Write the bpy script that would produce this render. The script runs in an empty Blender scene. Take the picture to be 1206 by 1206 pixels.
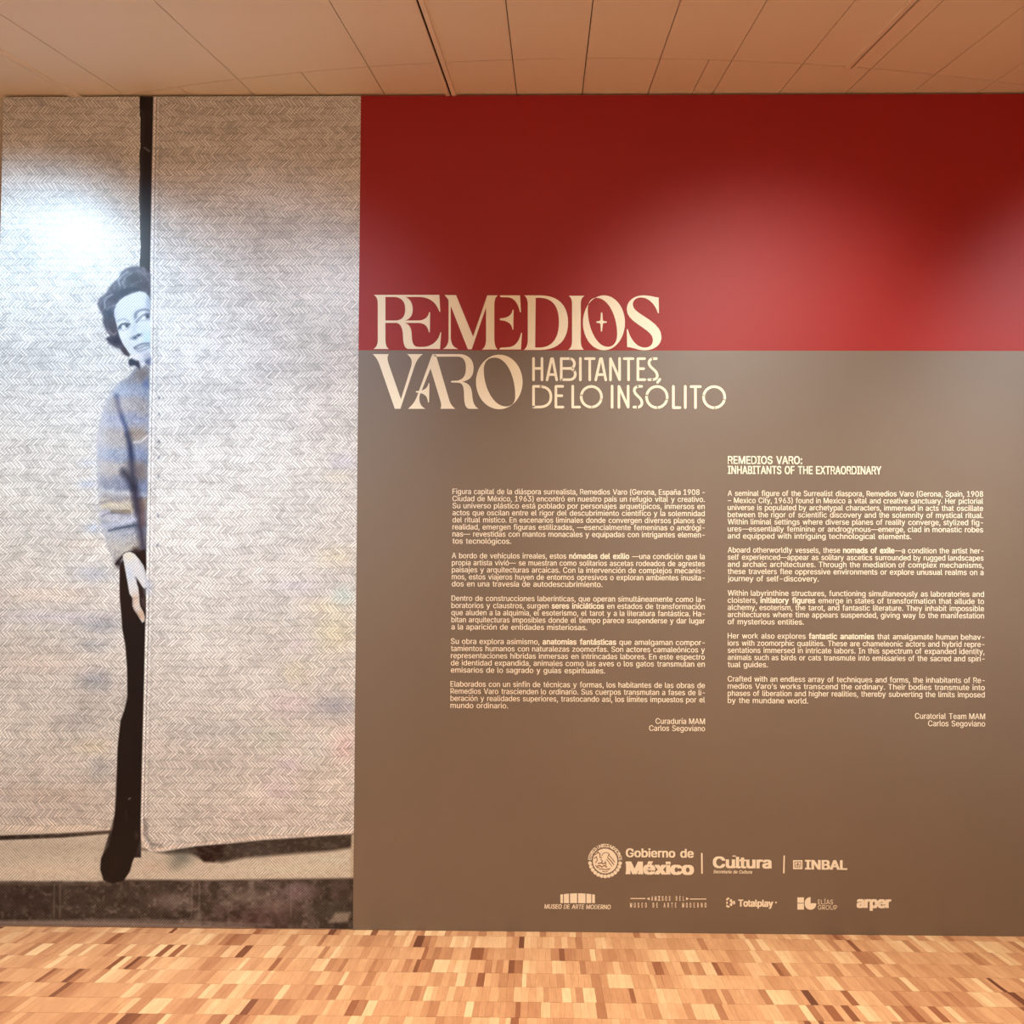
import bpy, bmesh, math, random
import numpy as np
from math import sin, cos, pi, radians, floor, sqrt, atan2
from mathutils import Matrix, Vector

scene = bpy.context.scene
COL = scene.collection
rng = np.random.default_rng(7)
random.seed(11)

# ------------------------------------------------------------------ camera
F, S = 1270.0, 603.0                       # focal length and half size for a 1206 x 1206 frame
CAM = np.array([0.0, -4.22, 1.459])
YAW, PITCH, ROLL = radians(.92978), radians(2.18661), radians(.23494)
ROT = Matrix.Rotation(YAW, 3, 'Z') @ Matrix.Rotation(pi/2 + PITCH, 3, 'X') @ Matrix.Rotation(ROLL, 3, 'Z')
RN = np.array(ROT)
cd = bpy.data.cameras.new('camera'); cam = bpy.data.objects.new('camera', cd); COL.objects.link(cam)
cd.sensor_width = 36; cd.sensor_height = 36; cd.lens = 36*F/1206
cd.clip_start = .05
cam.matrix_world = Matrix.Translation(CAM) @ ROT.to_4x4()
scene.camera = cam

def to_plane(px, py, axis=1, val=0.0):
    """the point of a real plane (wall y=0, ceiling, floor) seen at a place of the photograph"""
    d = RN @ np.array([(px-S)/F, -(py-S)/F, -1.0])
    return CAM + d*((val-CAM[axis])/d[axis])
def W(px, py, y=0.0):
    q = to_plane(px, py, 1, y); return float(q[0]), float(q[2])
def wall_to_px(X, Z):
    d = np.stack([X-CAM[0], np.full_like(X, -CAM[1]), Z-CAM[2]], -1) @ RN
    return S - F*d[..., 0]/d[..., 2], S + F*d[..., 1]/d[..., 2]

# ------------------------------------------------------------------ world, light, exposure
w = bpy.data.worlds.new('world'); scene.world = w; w.use_nodes = True
w.node_tree.nodes['Background'].inputs[0].default_value = (1.0, .86, .74, 1)
w.node_tree.nodes['Background'].inputs[1].default_value = .0

def light(name, kind, loc, target, energy, color, **kw):
    l = bpy.data.lights.new(name, kind); l.energy = energy; l.color = color
    for k, v in kw.items(): setattr(l, k, v)
    o = bpy.data.objects.new(name, l); COL.objects.link(o); o.location = loc
    o.rotation_euler = (Vector(target)-Vector(loc)).to_track_quat('-Z', 'Y').to_euler()
    return o
# cool gallery spots that wash the exhibition wall, then unseen warm fill lights added to brighten floor and ceiling
LAMPS = [
 ('wall_spot', 'SPOT', (-2.36, -1.34, 3.16), (-2.0, 0, 1.88), 160, (0.520, 0.780, 1.000), dict(spot_size=radians(80), spot_blend=.7, shadow_soft_size=.06)),
 ('wall_spot', 'SPOT', (-1.10, -2.40, 3.16), (-1.10, 0, 1.99), 152, (0.571, 0.786, 1.000), dict(spot_size=radians(47), spot_blend=1.0, shadow_soft_size=.10)),
 ('wall_spot', 'SPOT', (1.00, -2.40, 3.16), (.95, 0, 1.85), 232, (0.960, 1.000, 0.970), dict(spot_size=radians(52), spot_blend=1.0, shadow_soft_size=.10)),
 ('wall_spot', 'SPOT', (2.80, -2.40, 3.16), (2.60, 0, 1.84), 260, (0.864, 0.958, 1.000), dict(spot_size=radians(56), spot_blend=.8, shadow_soft_size=.10)),
 ('fill_light', 'AREA', (0, -.75, 3.22), (0, -.80, 0), 50, (1.000, 0.940, 0.800), dict(shape='RECTANGLE', size=5.0, size_y=.1, spread=radians(75))),
 ('fill_light', 'AREA', (0, -5.8, 3.22), (0, -5.0, 0), 150, (1.000, 0.920, 0.747), dict(shape='RECTANGLE', size=5.0, size_y=1.0)),
]
for nm_, kd_, lc_, tg_, en_, cl_, kw_ in LAMPS: light(nm_, kd_, lc_, tg_, en_, cl_, **kw_)

vs = scene.view_settings
vs.view_transform = 'Standard'; vs.look = 'None'; vs.gamma = 1; vs.exposure = 0.0
try: vs.use_curve_mapping = False
except Exception: pass
scene.display_settings.display_device = 'sRGB'
try:
    scene.cycles.use_denoising = True
    scene.cycles.max_bounces = 8; scene.cycles.diffuse_bounces = 5
except Exception: pass

# ------------------------------------------------------------------ helpers
def lin(c):
    c = np.asarray(c, float)/255.0
    return np.where(c <= .04045, c/12.92, ((c+.055)/1.055)**2.4)
def L4(c): return tuple(float(v) for v in lin(c)) + (1.0,)

def tag(o, label=None, cat=None, group=None, kind=None):
    if label: o['label'] = label
    if cat: o['category'] = cat
    if group: o['group'] = group
    if kind: o['kind'] = kind
    return o
def empty(name, loc=(0, 0, 0)):
    o = bpy.data.objects.new(name, None); COL.objects.link(o); o.location = loc
    o.empty_display_size = .05
    return o
def link(name, me, mat, parent=None):
    o = bpy.data.objects.new(name, me); COL.objects.link(o)
    if mat and not me.materials: me.materials.append(mat)
    if parent: o.parent = parent; o.matrix_parent_inverse = Matrix.Translation(-parent.location)
    return o
class MB:
    def __init__(s): s.v = []; s.f = []; s.c = []
    def poly(s, pts):
        n = len(s.v); s.v += [tuple(p) for p in pts]; s.f.append(tuple(range(n, n+len(pts))))
    def box(s, x0, x1, y0, y1, z0, z1):
        n = len(s.v)
        s.v += [(x, y, z) for z in (z0, z1) for x, y in ((x0, y0), (x1, y0), (x1, y1), (x0, y1))]
        s.f += [tuple(n+i for i in q) for q in ((3, 2, 1, 0), (4, 5, 6, 7), (0, 1, 5, 4), (1, 2, 6, 5), (2, 3, 7, 6), (3, 0, 4, 7))]
    def prism(s, pts, z0, z1, inset=0.0):
        """pts: counter-clockwise (x, y); inset bevels the top (z1) edge"""
        n = len(s.v); k = len(pts)
        cx = sum(p[0] for p in pts)/k; cy = sum(p[1] for p in pts)/k
        s.v += [(x, y, z0) for x, y in pts]
        def ins(p):
            dx, dy = p[0]-cx, p[1]-cy; m = max(1e-6, math.hypot(dx, dy)); return (p[0]-dx/m*inset, p[1]-dy/m*inset, z1)
        s.v += [ins(p) for p in pts]
        s.f.append(tuple(range(n+k-1, n-1, -1))); s.f.append(tuple(range(n+k, n+2*k)))
        s.f += [(n+i, n+(i+1) % k, n+k+(i+1) % k, n+k+i) for i in range(k)]
    def mesh(s, name):
        me = bpy.data.meshes.new(name); me.from_pydata(s.v, [], s.f); me.update(); return me
    def build(s, name, mat, parent=None): return link(name, s.mesh(name), mat, parent)

class NT:
    def __init__(s, name, rough=.6, spec=.4):
        s.m = bpy.data.materials.new(name); s.m.use_nodes = True
        s.t = s.m.node_tree; s.b = s.t.nodes['Principled BSDF']
        s.b.inputs['Roughness'].default_value = rough
        s.b.inputs['Specular IOR Level'].default_value = spec
    def n(s, kind, **kw):
        o = s.t.nodes.new(kind)
        for k, v in kw.items(): setattr(o, k, v)
        return o
    def put(s, sock, v):
        if hasattr(v, 'links') or isinstance(v, bpy.types.NodeSocket): s.t.links.new(v, sock)
        else: sock.default_value = v
    def math(s, op, a, b=0.0, c=None, clamp=False):
        o = s.n('ShaderNodeMath', operation=op); o.use_clamp = clamp
        s.put(o.inputs[0], a); s.put(o.inputs[1], b)
        if c is not None: s.put(o.inputs[2], c)
        return o.outputs[0]
    def mix(s, f, a, b, blend='MIX'):
        o = s.n('ShaderNodeMix', data_type='RGBA', blend_type=blend)
        s.put(o.inputs[0], f); s.put(o.inputs[6], a); s.put(o.inputs[7], b); return o.outputs[2]
    def noise(s, vec, scale, detail=3, rough=.5):
        o = s.n('ShaderNodeTexNoise'); s.put(o.inputs['Vector'], vec)
        o.inputs['Scale'].default_value = scale; o.inputs['Detail'].default_value = detail; o.inputs['Roughness'].default_value = rough
        return o.outputs['Fac']
    def ramp(s, fac, stops):
        o = s.n('ShaderNodeValToRGB'); s.put(o.inputs[0], fac); e = o.color_ramp.elements
        while len(e) < len(stops): e.new(.5)
        for q, (p, c) in zip(e, stops): q.position = p; q.color = c
        return o.outputs[0]
    def coord(s): return s.n('ShaderNodeTexCoord').outputs['Object']
    def scaled(s, vec, sc):
        o = s.n('ShaderNodeMapping'); s.put(o.inputs[0], vec); o.inputs['Scale'].default_value = sc; return o.outputs[0]
    def bump(s, h, strength, dist):
        o = s.n('ShaderNodeBump'); o.inputs['Strength'].default_value = strength; o.inputs['Distance'].default_value = dist
        s.put(o.inputs['Height'], h); s.put(s.b.inputs['Normal'], o.outputs[0])
    def base(s, v): s.put(s.b.inputs['Base Color'], v)

def paint(name, c, rough=.55, spec=.35, var=.06, bumps=.15):
    t = NT(name, rough, spec); co = t.coord()
    f = t.noise(co, 3.0, 4)
    c = np.array(lin(c)); lo = tuple(c*(1-var))+(1.,); hi = tuple(np.minimum(c*(1+var), 1))+(1.,)
    t.base(t.mix(f, lo, hi))
    t.bump(t.noise(co, 220, 2), bumps, .0006)
    return t.m

M = {}
M['red'] = paint('red_wall_paint', (160, 22, 14), .50, .35)
M['brown'] = paint('taupe_wall_paint', (120, 103, 88), .46, .5)
M['body'] = paint('wall_board_paint', (226, 216, 204), .7)
M['room'] = paint('hall_wall_paint', (232, 220, 204), .8)
M['cream'] = paint('cream_vinyl', (255, 246, 222), .5, .4, .02, 0)
M['logo'] = paint('pale_vinyl', (250, 238, 216), .5, .4, .02, 0)
M['detail'] = paint('brown_print', (122, 92, 70), .5, .4, .02, 0)
M['dark'] = paint('dark_void', (40, 22, 12), .9, .1)
M['subfloor'] = paint('subfloor_glue', (120, 74, 46), .8, .2)
M['rail'] = paint('rail_enamel', (250, 238, 220), .35, .5, .03, 0)

def ceiling_mat():
    t = NT('ceiling_panel_paint', .5, .35); co = t.coord()
    a = t.noise(co, 1.3, 5); b = t.noise(t.scaled(co, (30, 3, 1)), 2.0, 3)
    f = t.math('ADD', t.math('MULTIPLY', a, .7), t.math('MULTIPLY', b, .3))
    t.base(t.mix(f, L4((244, 234, 216)), L4((252, 244, 228))))
    t.bump(t.noise(co, 160, 2), .1, .0008); return t.m
M['ceiling'] = ceiling_mat()

def floor_mat():
    t = NT('mosaic_parquet_wood', .42, .4)
    at = t.n('ShaderNodeAttribute', attribute_name='tone')
    geo = t.coord()
    tone = at.outputs['Fac']
    base = t.ramp(tone, [(0, L4((112, 66, 46))), (.10, L4((158, 100, 68))), (.35, L4((200, 146, 106))), (.7, L4((224, 174, 130))), (1, L4((244, 210, 164)))])
    grain = t.noise(t.scaled(geo, (260, 14, 1)), 1.0, 4, .6)
    blot = t.noise(t.scaled(geo, (30, 9, 1)), 1.0, 2)
    g = t.math('ADD', t.math('MULTIPLY', grain, .6), t.math('MULTIPLY', blot, .4))
    dk = t.mix(1.0, base, L4((206, 188, 176)), 'MULTIPLY')
    t.base(t.mix(t.math('SUBTRACT', 1.25, t.math('MULTIPLY', g, 1.5), clamp=True), base, dk))
    t.bump(g, .15, .0006); return t.m
M['floor'] = floor_mat()

# ------------------------------------------------------------------ the room shell
WT = 3.278                                  # top of the exhibition wall
CZ = 3.286                                  # underside of the ceiling panels
XL = -2.113                                 # left end of the exhibition wall
XM = -.6775                                 # right edge of the mural
X1 = 3.30                                   # right end of the exhibition wall, out of frame
ZS = 2.257                                  # red / taupe seam
RX0, RX1, RY0, RY1 = -4.6, 4.8, -7.0, 1.7   # hall

b = MB(); b.box(XL, X1, .006, .16, .0, WT)
wall = tag(b.build('wall_back', M['body']), 'freestanding exhibition wall painted red above and taupe below', kind='structure')
b = MB(); b.box(XM, X1, 0, .006, ZS, WT); tag(b.build('red_field', M['red'], wall), 'deep red painted upper field')
b = MB(); b.box(XM, X1, 0, .006, .0, ZS); tag(b.build('taupe_field', M['brown'], wall), 'taupe brown painted lower field')

for nm, bx in (('wall_left', (RX0-.1, RX0, RY0, RY1, 0, CZ)), ('wall_right', (RX1, RX1+.1, RY0, RY1, 0, CZ)),
               ('wall_front', (RX0, RX1, RY0-.1, RY0, 0, CZ)), ('wall_rear', (RX0, RX1, RY1, RY1+.1, 0, CZ))):
    b = MB(); b.box(*bx); tag(b.build(nm, M['room']), kind='structure')

# ceiling: radial panels of a round building, cut by an arc joint
b = MB(); b.box(RX0, RX1, RY0, RY1, CZ+.014, CZ+.05)
ceil = tag(b.build('ceiling', M['dark']), kind='structure')
XC, RC = .20, 6.6
AC, AR = (.25, 5.62), 5.92
def seam(x0, y): return XC+(x0-XC)*(1-y/RC)
def arc_y(x): return AC[1]-sqrt(max(AR*AR*.35, AR*AR-(x-AC[0])**2))
def arc_hit(x0):
    y = -.2
    for _ in range(6): y = arc_y(seam(x0, y))
    return y
G = .0019
def panel(xa, xb, front, holes=None):
    ya, yb = arc_hit(xa), arc_hit(xb)
    n = 5
    arc = []
    for i in range(n+1):
        x0 = xa+(xb-xa)*i/n; y = arc_hit(x0); arc.append((seam(x0, y), y))
    if front:
        pts = [(seam(xa, RY0)+G, RY0), (seam(xb, RY0)-G, RY0)] + [(x, y-G) for x, y in arc[::-1]]
        pts[2] = (pts[2][0]-G, pts[2][1]); pts[-1] = (pts[-1][0]+G, pts[-1][1])
    else:
        pts = [(x, y+G) for x, y in arc] + [(seam(xb, RY1)-G, RY1), (seam(xa, RY1)+G, RY1)]
        pts[0] = (pts[0][0]+G, pts[0][1]); pts[n] = (pts[n][0]-G, pts[n][1])
    if min(p[0] for p in pts) > RX1-.02 or max(p[0] for p in pts) < RX0+.02: return
    pts = [(min(max(x, RX0+.002), RX1-.002), y) for x, y in pts]
    b = MB(); b.prism(pts, CZ, CZ+.012)
    me = b.mesh('ceiling_panel')
    link('ceiling_panel', me, M['ceiling'], ceil)
P_ = .2615
front = [-.584-P_*2*k for k in range(1, 11)][::-1] + [-.584, -.318, -.057, .204, .465, .722, .984, 1.247, 1.507] + [1.507+P_*k for k in range(1, 19)]
front = [v if abs(v+1.107) > .01 else -1.107 for v in front]
back = [-.584-P_*k for k in range(1, 21)][::-1] + [-.584, -.318, -.057, .204, .465, .640, .722, .984, 1.247, 1.507] + [1.507+P_*k for k in range(1, 19)]
for xa, xb in zip(front, front[1:]): panel(xa, xb, True)
for xa, xb in zip(back, back[1:]): panel(xa, xb, False)

# lighting rails let into the ceiling
def rail(x0, y0, y1, label, wd=.012, drop=.010, depth=CZ):
    t = empty('ceiling_rail', (seam(x0, y1), y1, CZ)); tag(t, label, 'ceiling rail')
    ang = None
    for off, nm, dz in ((-wd, 'flange', drop), (wd, 'flange', drop), (0, 'channel', .003)):
        b = MB(); hw = .0082 if nm == 'flange' else wd-.0080
        p = [(seam(x0, y0)+off-hw, y0), (seam(x0, y0)+off+hw, y0), (seam(x0, y1)+off+hw, y1), (seam(x0, y1)+off-hw, y1)]
        b.prism(p, CZ-dz, CZ-.0004)
        b.build(nm, M['rail'] if nm == 'flange' else M['dark'], t)
    b = MB(); p = [(seam(x0, y1)-wd-.004, y1), (seam(x0, y1)+wd+.004, y1), (seam(x0, y1)+wd+.004, y1+.006), (seam(x0, y1)-wd-.004, y1+.006)]
    b.prism(p, CZ-drop, CZ-.0004); b.build('end_cap', M['rail'], t)
rail(-.318, -6.8, .9, 'slim pale double ceiling rail reaching the wall above the red field')
rail(1.163, -6.8, -.225, 'slim pale double ceiling rail stopping short of the wall, above the red field')
rail(-1.826, -6.8, .9, 'slim pale double rail crossing the ceiling at far left above the mural', .010)

# floor: finger parquet, rows parallel to the wall, fingers fanning out like the ceiling
b = MB(); b.box(RX0, RX1, RY0, RY1, -.06, -.0045)
flo = tag(b.build('floor', M['subfloor']), kind='structure')
ROW = .1195; FR = 14.4; FXC = .215
def fx(a, y): return FXC+(a-FXC)*(1-y/FR)
rows = []
yb0 = -.118+ROW*0
# row joints measured at the wall: first row is cut short by the wall
y_first = -.055
pieces = []
yy = y_first
k = 0
def row_strips(y0, y1, far):
    a = FXC+(RX0-FXC)/(1-y0/FR)-.2 if False else RX0-.1
    lo = RX0+.01; hi = RX1-.01
    x = lo/(1) ; out = []
    x = FXC+(lo-FXC)/(1-y1/FR)+random.uniform(0, .02)
    while True:
        wd = .0238*random.choice((1, 1, 1, 1, .8, 1.25, .62))
        if fx(x+wd, y0) > hi: break
        if fx(x, y0) > lo: out.append((x, x+wd, y0, y1))
        x += wd
    return out
allrows = []
y1 = y_first; 
allrows.append((y_first, RY1 if False else .0))
while y1-ROW > RY0: allrows.append((y1-ROW, y1)); y1 -= ROW
y0 = 0.0
while y0+ROW < RY1: allrows.append((y0, y0+ROW)); y0 += ROW
strips = []
for y0, y1 in allrows:
    prev = .5
    for s in row_strips(y0, y1, False):
        r = random.random()
        if r < .055: tn = random.uniform(0, .12)
        elif r < .25: tn = random.uniform(.2, .42)
        elif r < .8: tn = random.gauss(.6, .10)
        else: tn = random.uniform(.75, 1)
        if random.random() < .35: tn = prev*.7+tn*.3
        prev = tn
        strips.append((s, min(1, max(0, tn))))
def strip_into(b, s, tn):
    xa, xb, y0, y1 = s; g = .00014
    dz = random.uniform(-.00025, .00025)
    n = len(b.v)
    b.prism([(fx(xa, y0)+g, y0+g), (fx(xb, y0)-g, y0+g), (fx(xb, y1)-g, y1-g), (fx(xa, y1)+g, y1-g)], -.0045, dz, .0004)
    b.c += [tn]*(len(b.v)-n)
def finish(b, name, mat, parent):
    me = b.mesh(name); a = me.attributes.new('tone', 'FLOAT', 'POINT'); a.data.foreach_set('value', b.c)
    return link(name, me, mat, parent)
def strip_px(s):
    xm = fx((s[0]+s[1])/2, s[2]); ym = (s[2]+s[3])/2
    d = (np.array([xm, ym, 0])-CAM) @ RN
    return S-F*d[0]/d[2], S+F*d[1]/d[2]
inview = []
rest = []
for s, tn in strips:
    if s[3] < .01 and s[2] > -1.2:
        x, y = strip_px(s)
        if -6 < x < 1212 and y < 1207: inview.append((y, s, tn)); continue
    rest.append((s, tn))
inview.sort(key=lambda q: -q[0])
near, far = inview[:300], inview[300:]
for _, s, tn in near:
    b = MB(); strip_into(b, s, tn); finish(b, 'parquet_finger', M['floor'], flo)
b = MB()
for s, tn in [(q[1], q[2]) for q in far]+rest: strip_into(b, s, tn)
tag(finish(b, 'parquet_fingers', M['floor'], flo), kind='stuff')

# ------------------------------------------------------------------ mural: a flat halftone print
MX0, MX1, MZ0, MZ1 = XL, XM, .004, WT-.001
PXM = 301.0
def axis(a, b_, base, f0, f1, k):
    out = [a]; x = a
    while x < b_-1e-6:
        st = base/k if f0 <= x <= f1 else base
        x += st; out.append(min(x, b_))
    return np.array(out)
fxl, _ = W(108, 400); fxr, _ = W(184, 400)
gx = axis(MX0, MX1, 1/PXM, fxl, fxr, 2)
_, zt = W(140, 305); _, zb = W(140, 448); _, zt2 = W(140, 645); _, zb2 = W(140, 750)
zs = [MZ0]; z = MZ0
while z < MZ1-1e-6:
    st = (.5 if (zb <= z <= zt or zb2 <= z <= zt2) else 1)/PXM
    z += st; zs.append(min(z, MZ1))
gz = np.array(zs)
XX, ZZ = np.meshgrid(gx, gz)
PX, PY = wall_to_px(XX, ZZ)
nx, nz = len(gx), len(gz)
colr = np.zeros((nz, nx, 4)); colr[..., :3] = (224, 222, 219); colr[..., 3] = 1
ids = np.zeros((nz, nx), int)

def vnoise(x, y, seed):
    r = np.random.default_rng(seed).random((257, 257))
    xi = np.floor(x).astype(int); yi = np.floor(y).astype(int); fx_ = x-xi; fy_ = y-yi
    fx_ = fx_*fx_*(3-2*fx_); fy_ = fy_*fy_*(3-2*fy_)
    g = lambda a, c: r[a % 256, c % 256]
    return (g(xi, yi)*(1-fx_)+g(xi+1, yi)*fx_)*(1-fy_)+(g(xi, yi+1)*(1-fx_)+g(xi+1, yi+1)*fx_)*fy_
def fbm(x, y, seed, o=4):
    t = 0; a = .5
    for i in range(o): t = t+a*vnoise(x*2**i, y*2**i, seed+i); a *= .5
    return t/(1-.5**o)

def sub(x0, y0, x1, y1, pad):
    jj = np.where((PX[nz//2] > x0-pad-12) & (PX[nz//2] < x1+pad+12))[0]
    ii = np.where((PY[:, nx//2] > y0-pad-4) & (PY[:, nx//2] < y1+pad+4))[0]
    if not len(jj) or not len(ii): return None
    return slice(ii[0], ii[-1]+1), slice(jj[0], jj[-1]+1)
def segdist(x, y, pts, closed):
    d = np.full(x.shape, 1e9); n = len(pts)
    for i in range(n if closed else n-1):
        ax, ay = pts[i]; bx, by = pts[(i+1) % n]; vx, vy = bx-ax, by-ay
        t = np.clip(((x-ax)*vx+(y-ay)*vy)/(vx*vx+vy*vy+1e-9), 0, 1)
        d = np.minimum(d, np.hypot(x-ax-t*vx, y-ay-t*vy))
    return d
def inside(x, y, pts):
    c = np.zeros(x.shape, bool); n = len(pts)
    for i in range(n):
        ax, ay = pts[i]; bx, by = pts[(i+1) % n]
        if ay == by: continue
        c ^= ((ay > y) != (by > y)) & (x < (bx-ax)*(y-ay)/(by-ay)+ax)
    return c
def put(sl, m, color, weave=None):
    c = colr[sl]; m3 = m[..., None]
    c[..., :3] = c[..., :3]*(1-m3)+np.asarray(color, float)*m3
    if weave is not None: c[..., 3] = c[..., 3]*(1-m)+weave*m
def fill(pts, color, soft=.7, weave=None, rid=None, op=1.0, clip=None):
    p = np.array(pts); sl = sub(p[:, 0].min(), p[:, 1].min(), p[:, 0].max(), p[:, 1].max(), soft*2)
    if sl is None: return
    x, y = PX[sl], PY[sl]; d = segdist(x, y, pts, True)*np.where(inside(x, y, pts), 1, -1)
    m = np.clip(d/soft*.5+.5, 0, 1)*op
    if clip is not None: m = m*inside(x, y, clip)
    put(sl, m, color, weave)
    if rid is not None: ids[sl][m > .5] = rid
def stroke(pts, wd, color, soft=.8, op=1.0, clip=None):
    p = np.array(pts); sl = sub(p[:, 0].min(), p[:, 1].min(), p[:, 0].max(), p[:, 1].max(), wd+soft*2)
    x, y = PX[sl], PY[sl]; d = wd/2-segdist(x, y, pts, False)
    m = np.clip(d/soft*.5+.5, 0, 1)*op
    if clip is not None: m = m*inside(x, y, clip)
    put(sl, m, color)
def blob(cx, cy, rx, ry, color, op=1.0, rot=0, clip=None, power=1.0):
    r = max(rx, ry)*2.5; sl = sub(cx-r, cy-r, cx+r, cy+r, 0)
    if sl is None: return
    x, y = PX[sl]-cx, PY[sl]-cy; c, s = cos(radians(rot)), sin(radians(rot))
    u, v = (x*c+y*s)/rx, (-x*s+y*c)/ry
    m = np.exp(-(u*u+v*v)**power)*op
    if clip is not None: m = m*inside(PX[sl], PY[sl], clip)
    put(sl, m, color)
def C(ox, oy, sc, flat):
    return [(ox+flat[i]/sc, oy+flat[i+1]/sc) for i in range(0, len(flat), 2)]

LMAT, RMAT, GAP, KERB, PLINTH, FACE, HAIR, SWEATER, HAND, LEG, CUFF = range(11)
n1 = fbm(PX/34, PY/12, 3); n2 = fbm(PX/9, PY/9, 21); n3 = fbm(PX/120, PY/70, 44)
ids[:] = LMAT
colr[..., :3] = np.clip(colr[..., :3]*(.93+.14*(n1-.5)+.10*(n3-.5))[..., None], 0, 255)
# everything below the mats: kerb and plinth
fill([(-30, 980), (440, 972), (440, 1042), (-30, 1042)], (204, 198, 186), 1, 0.0, KERB)
# dark gap between the mats
fill([(164, 100), (183, 100), (178, 300), (174, 560), (168, 900), (166, 1010), (120, 1010), (135, 960), (139, 880), (150, 820), (150, 760), (141, 690), (150, 600), (162, 420)], (40, 33, 34), 1.0, 0.0, GAP)
stroke([(166, 130), (169, 132), (166, 220), (165, 300)], 2.5, (62, 56, 58), 2, .8)
stroke([(170, 174), (176, 178)], 1.2, (150, 146, 146), 1)
stroke([(163, 185), (163, 300)], 3, (150, 146, 146), 2, .5)
# ragged right edge of the left mat, top part
edge = [(-30, 90)]+[(164.6+2.2*(float(fbm(np.array([y/9.]), np.array([3.3]), 77, 3)[0])-.5)+.7*sin(y*.045+1), y) for y in range(96, 330, 3)]+[(163, 330), (163, 420), (-30, 420)]
fill(edge, (214, 212, 208), 1.2, 1.0, LMAT, op=.0001)
eg = np.array(edge)
sl = sub(150, 96, 175, 330, 0); mm = inside(PX[sl], PY[sl], edge); c_ = colr[sl]; c_[mm] = (212, 210, 206, 1); ids[sl][mm] = LMAT
# kerb details
fill([(-30, 984.5), (0, 984), (70, 981.5), (133, 977.5), (134, 981.5), (75, 986.5), (0, 989.5), (-30, 990)], (24, 16, 12), .9, 0, None)
blob(60, 998, 90, 8, (176, 170, 160), .5); blob(50, 1026, 80, 9, (222, 210, 194), .6)
blob(20, 1008, 30, 10, (190, 182, 170), .3)
fill([(166, 1000), (230, 996), (300, 989), (418, 981), (418, 998), (385, 1003), (340, 1006), (290, 1010), (262, 1016), (242, 1014), (225, 1006), (200, 1006)], (58, 50, 46), 2.4, 0, None)
fill([(229, 996), (266, 992), (262, 1008), (252, 1015), (240, 1015), (232, 1006)], (34, 20, 18), 2, 0)
blob(214, 1010, 14, 9, (92, 100, 98), .7); blob(206, 1020, 9, 6, (100, 108, 104), .5)
blob(300, 1002, 30, 6, (84, 78, 80), .5); blob(390, 1012, 30, 7, (206, 214, 206), .5); blob(340, 1024, 50, 6, (210, 214, 200), .5)
blob(180, 1022, 20, 8, (200, 180, 166), .5)
fill([(414, 983), (420, 983), (417, 1050), (412, 1050)], (190, 178, 160), 1, 0)
# plinth
fill([(-30, 1038), (120, 1038.5), (133, 1036), (160, 1036), (250, 1036.5), (420, 1034), (430, 1110), (-30, 1110)], (64, 54, 50), 1.6, 0, PLINTH)
sl = sub(-20, 1034, 430, 1100, 0); m = np.clip((PY[sl]-1036)/3, 0, 1)*np.clip((fbm(PX[sl]/3.5, PY[sl]/3.5, 131, 3)-.5)*4, 0, 1)*.55*np.clip((n2[sl]-.35)*4, .15, 1)
put(sl, m, (140, 132, 124)); m = np.clip((PY[sl]-1036)/3, 0, 1)*np.clip((fbm(PX[sl]/7, PY[sl]/5, 151, 3)-.5)*4, 0, 1)*.5; put(sl, m, (36, 28, 26))
sl = sub(-20, 1034, 430, 1100, 0); m = (ids[sl] == PLINTH)*(.25+np.exp(-((PX[sl]-280)/90)**2))*np.clip((fbm(PX[sl]/9, PY[sl]/7, 231, 4)-.40)*3, 0, 1)*.42; put(sl, m, (150, 142, 138))
stroke([(0, 1040), (60, 1041), (130, 1041)], 2.5, (120, 110, 98), 2, .6)
for x in (64, 71, 235, 226, 343): stroke([(x, 1042), (x-.5, 1080)], 1.4, (150, 142, 132), 1.2, .45)
for x, y, r, c in ((200, 1060, 26, (150, 140, 134)), (290, 1055, 26, (150, 142, 134)), (350, 1050, 22, (168, 146, 166)), (330, 1068, 30, (138, 122, 120)), (390, 1070, 22, (70, 74, 62)), (30, 1062, 26, (48, 34, 34)), (300, 1085, 40, (90, 60, 60))): blob(x, y, r, r*.4, c, .45)
fill([(100, 1082), (200, 1083), (320, 1088), (320, 1091), (190, 1086), (100, 1084)], (140, 130, 124), 1.5, 0, None, .5)
fill([(-20, 1084), (100, 1084), (200, 1087), (300, 1091), (300, 1110), (-20, 1110)], (150, 138, 130), 2, 0, None, .75)
stroke([(0, 1089), (200, 1091.5), (300, 1093)], 1.6, (120, 96, 90), 1, .8)
fill([(395, 1075), (413, 1074), (410, 1086), (388, 1086)], (176, 166, 152), 2, 0, None, .6)
sl = sub(-20, 985, 430, 1040, 0); m = (ids[sl] == KERB)*np.clip((fbm(PX[sl]/4, PY[sl]/2.5, 171, 3)-.45)*3, 0, 1)*.28; put(sl, m, (150, 142, 130))
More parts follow.
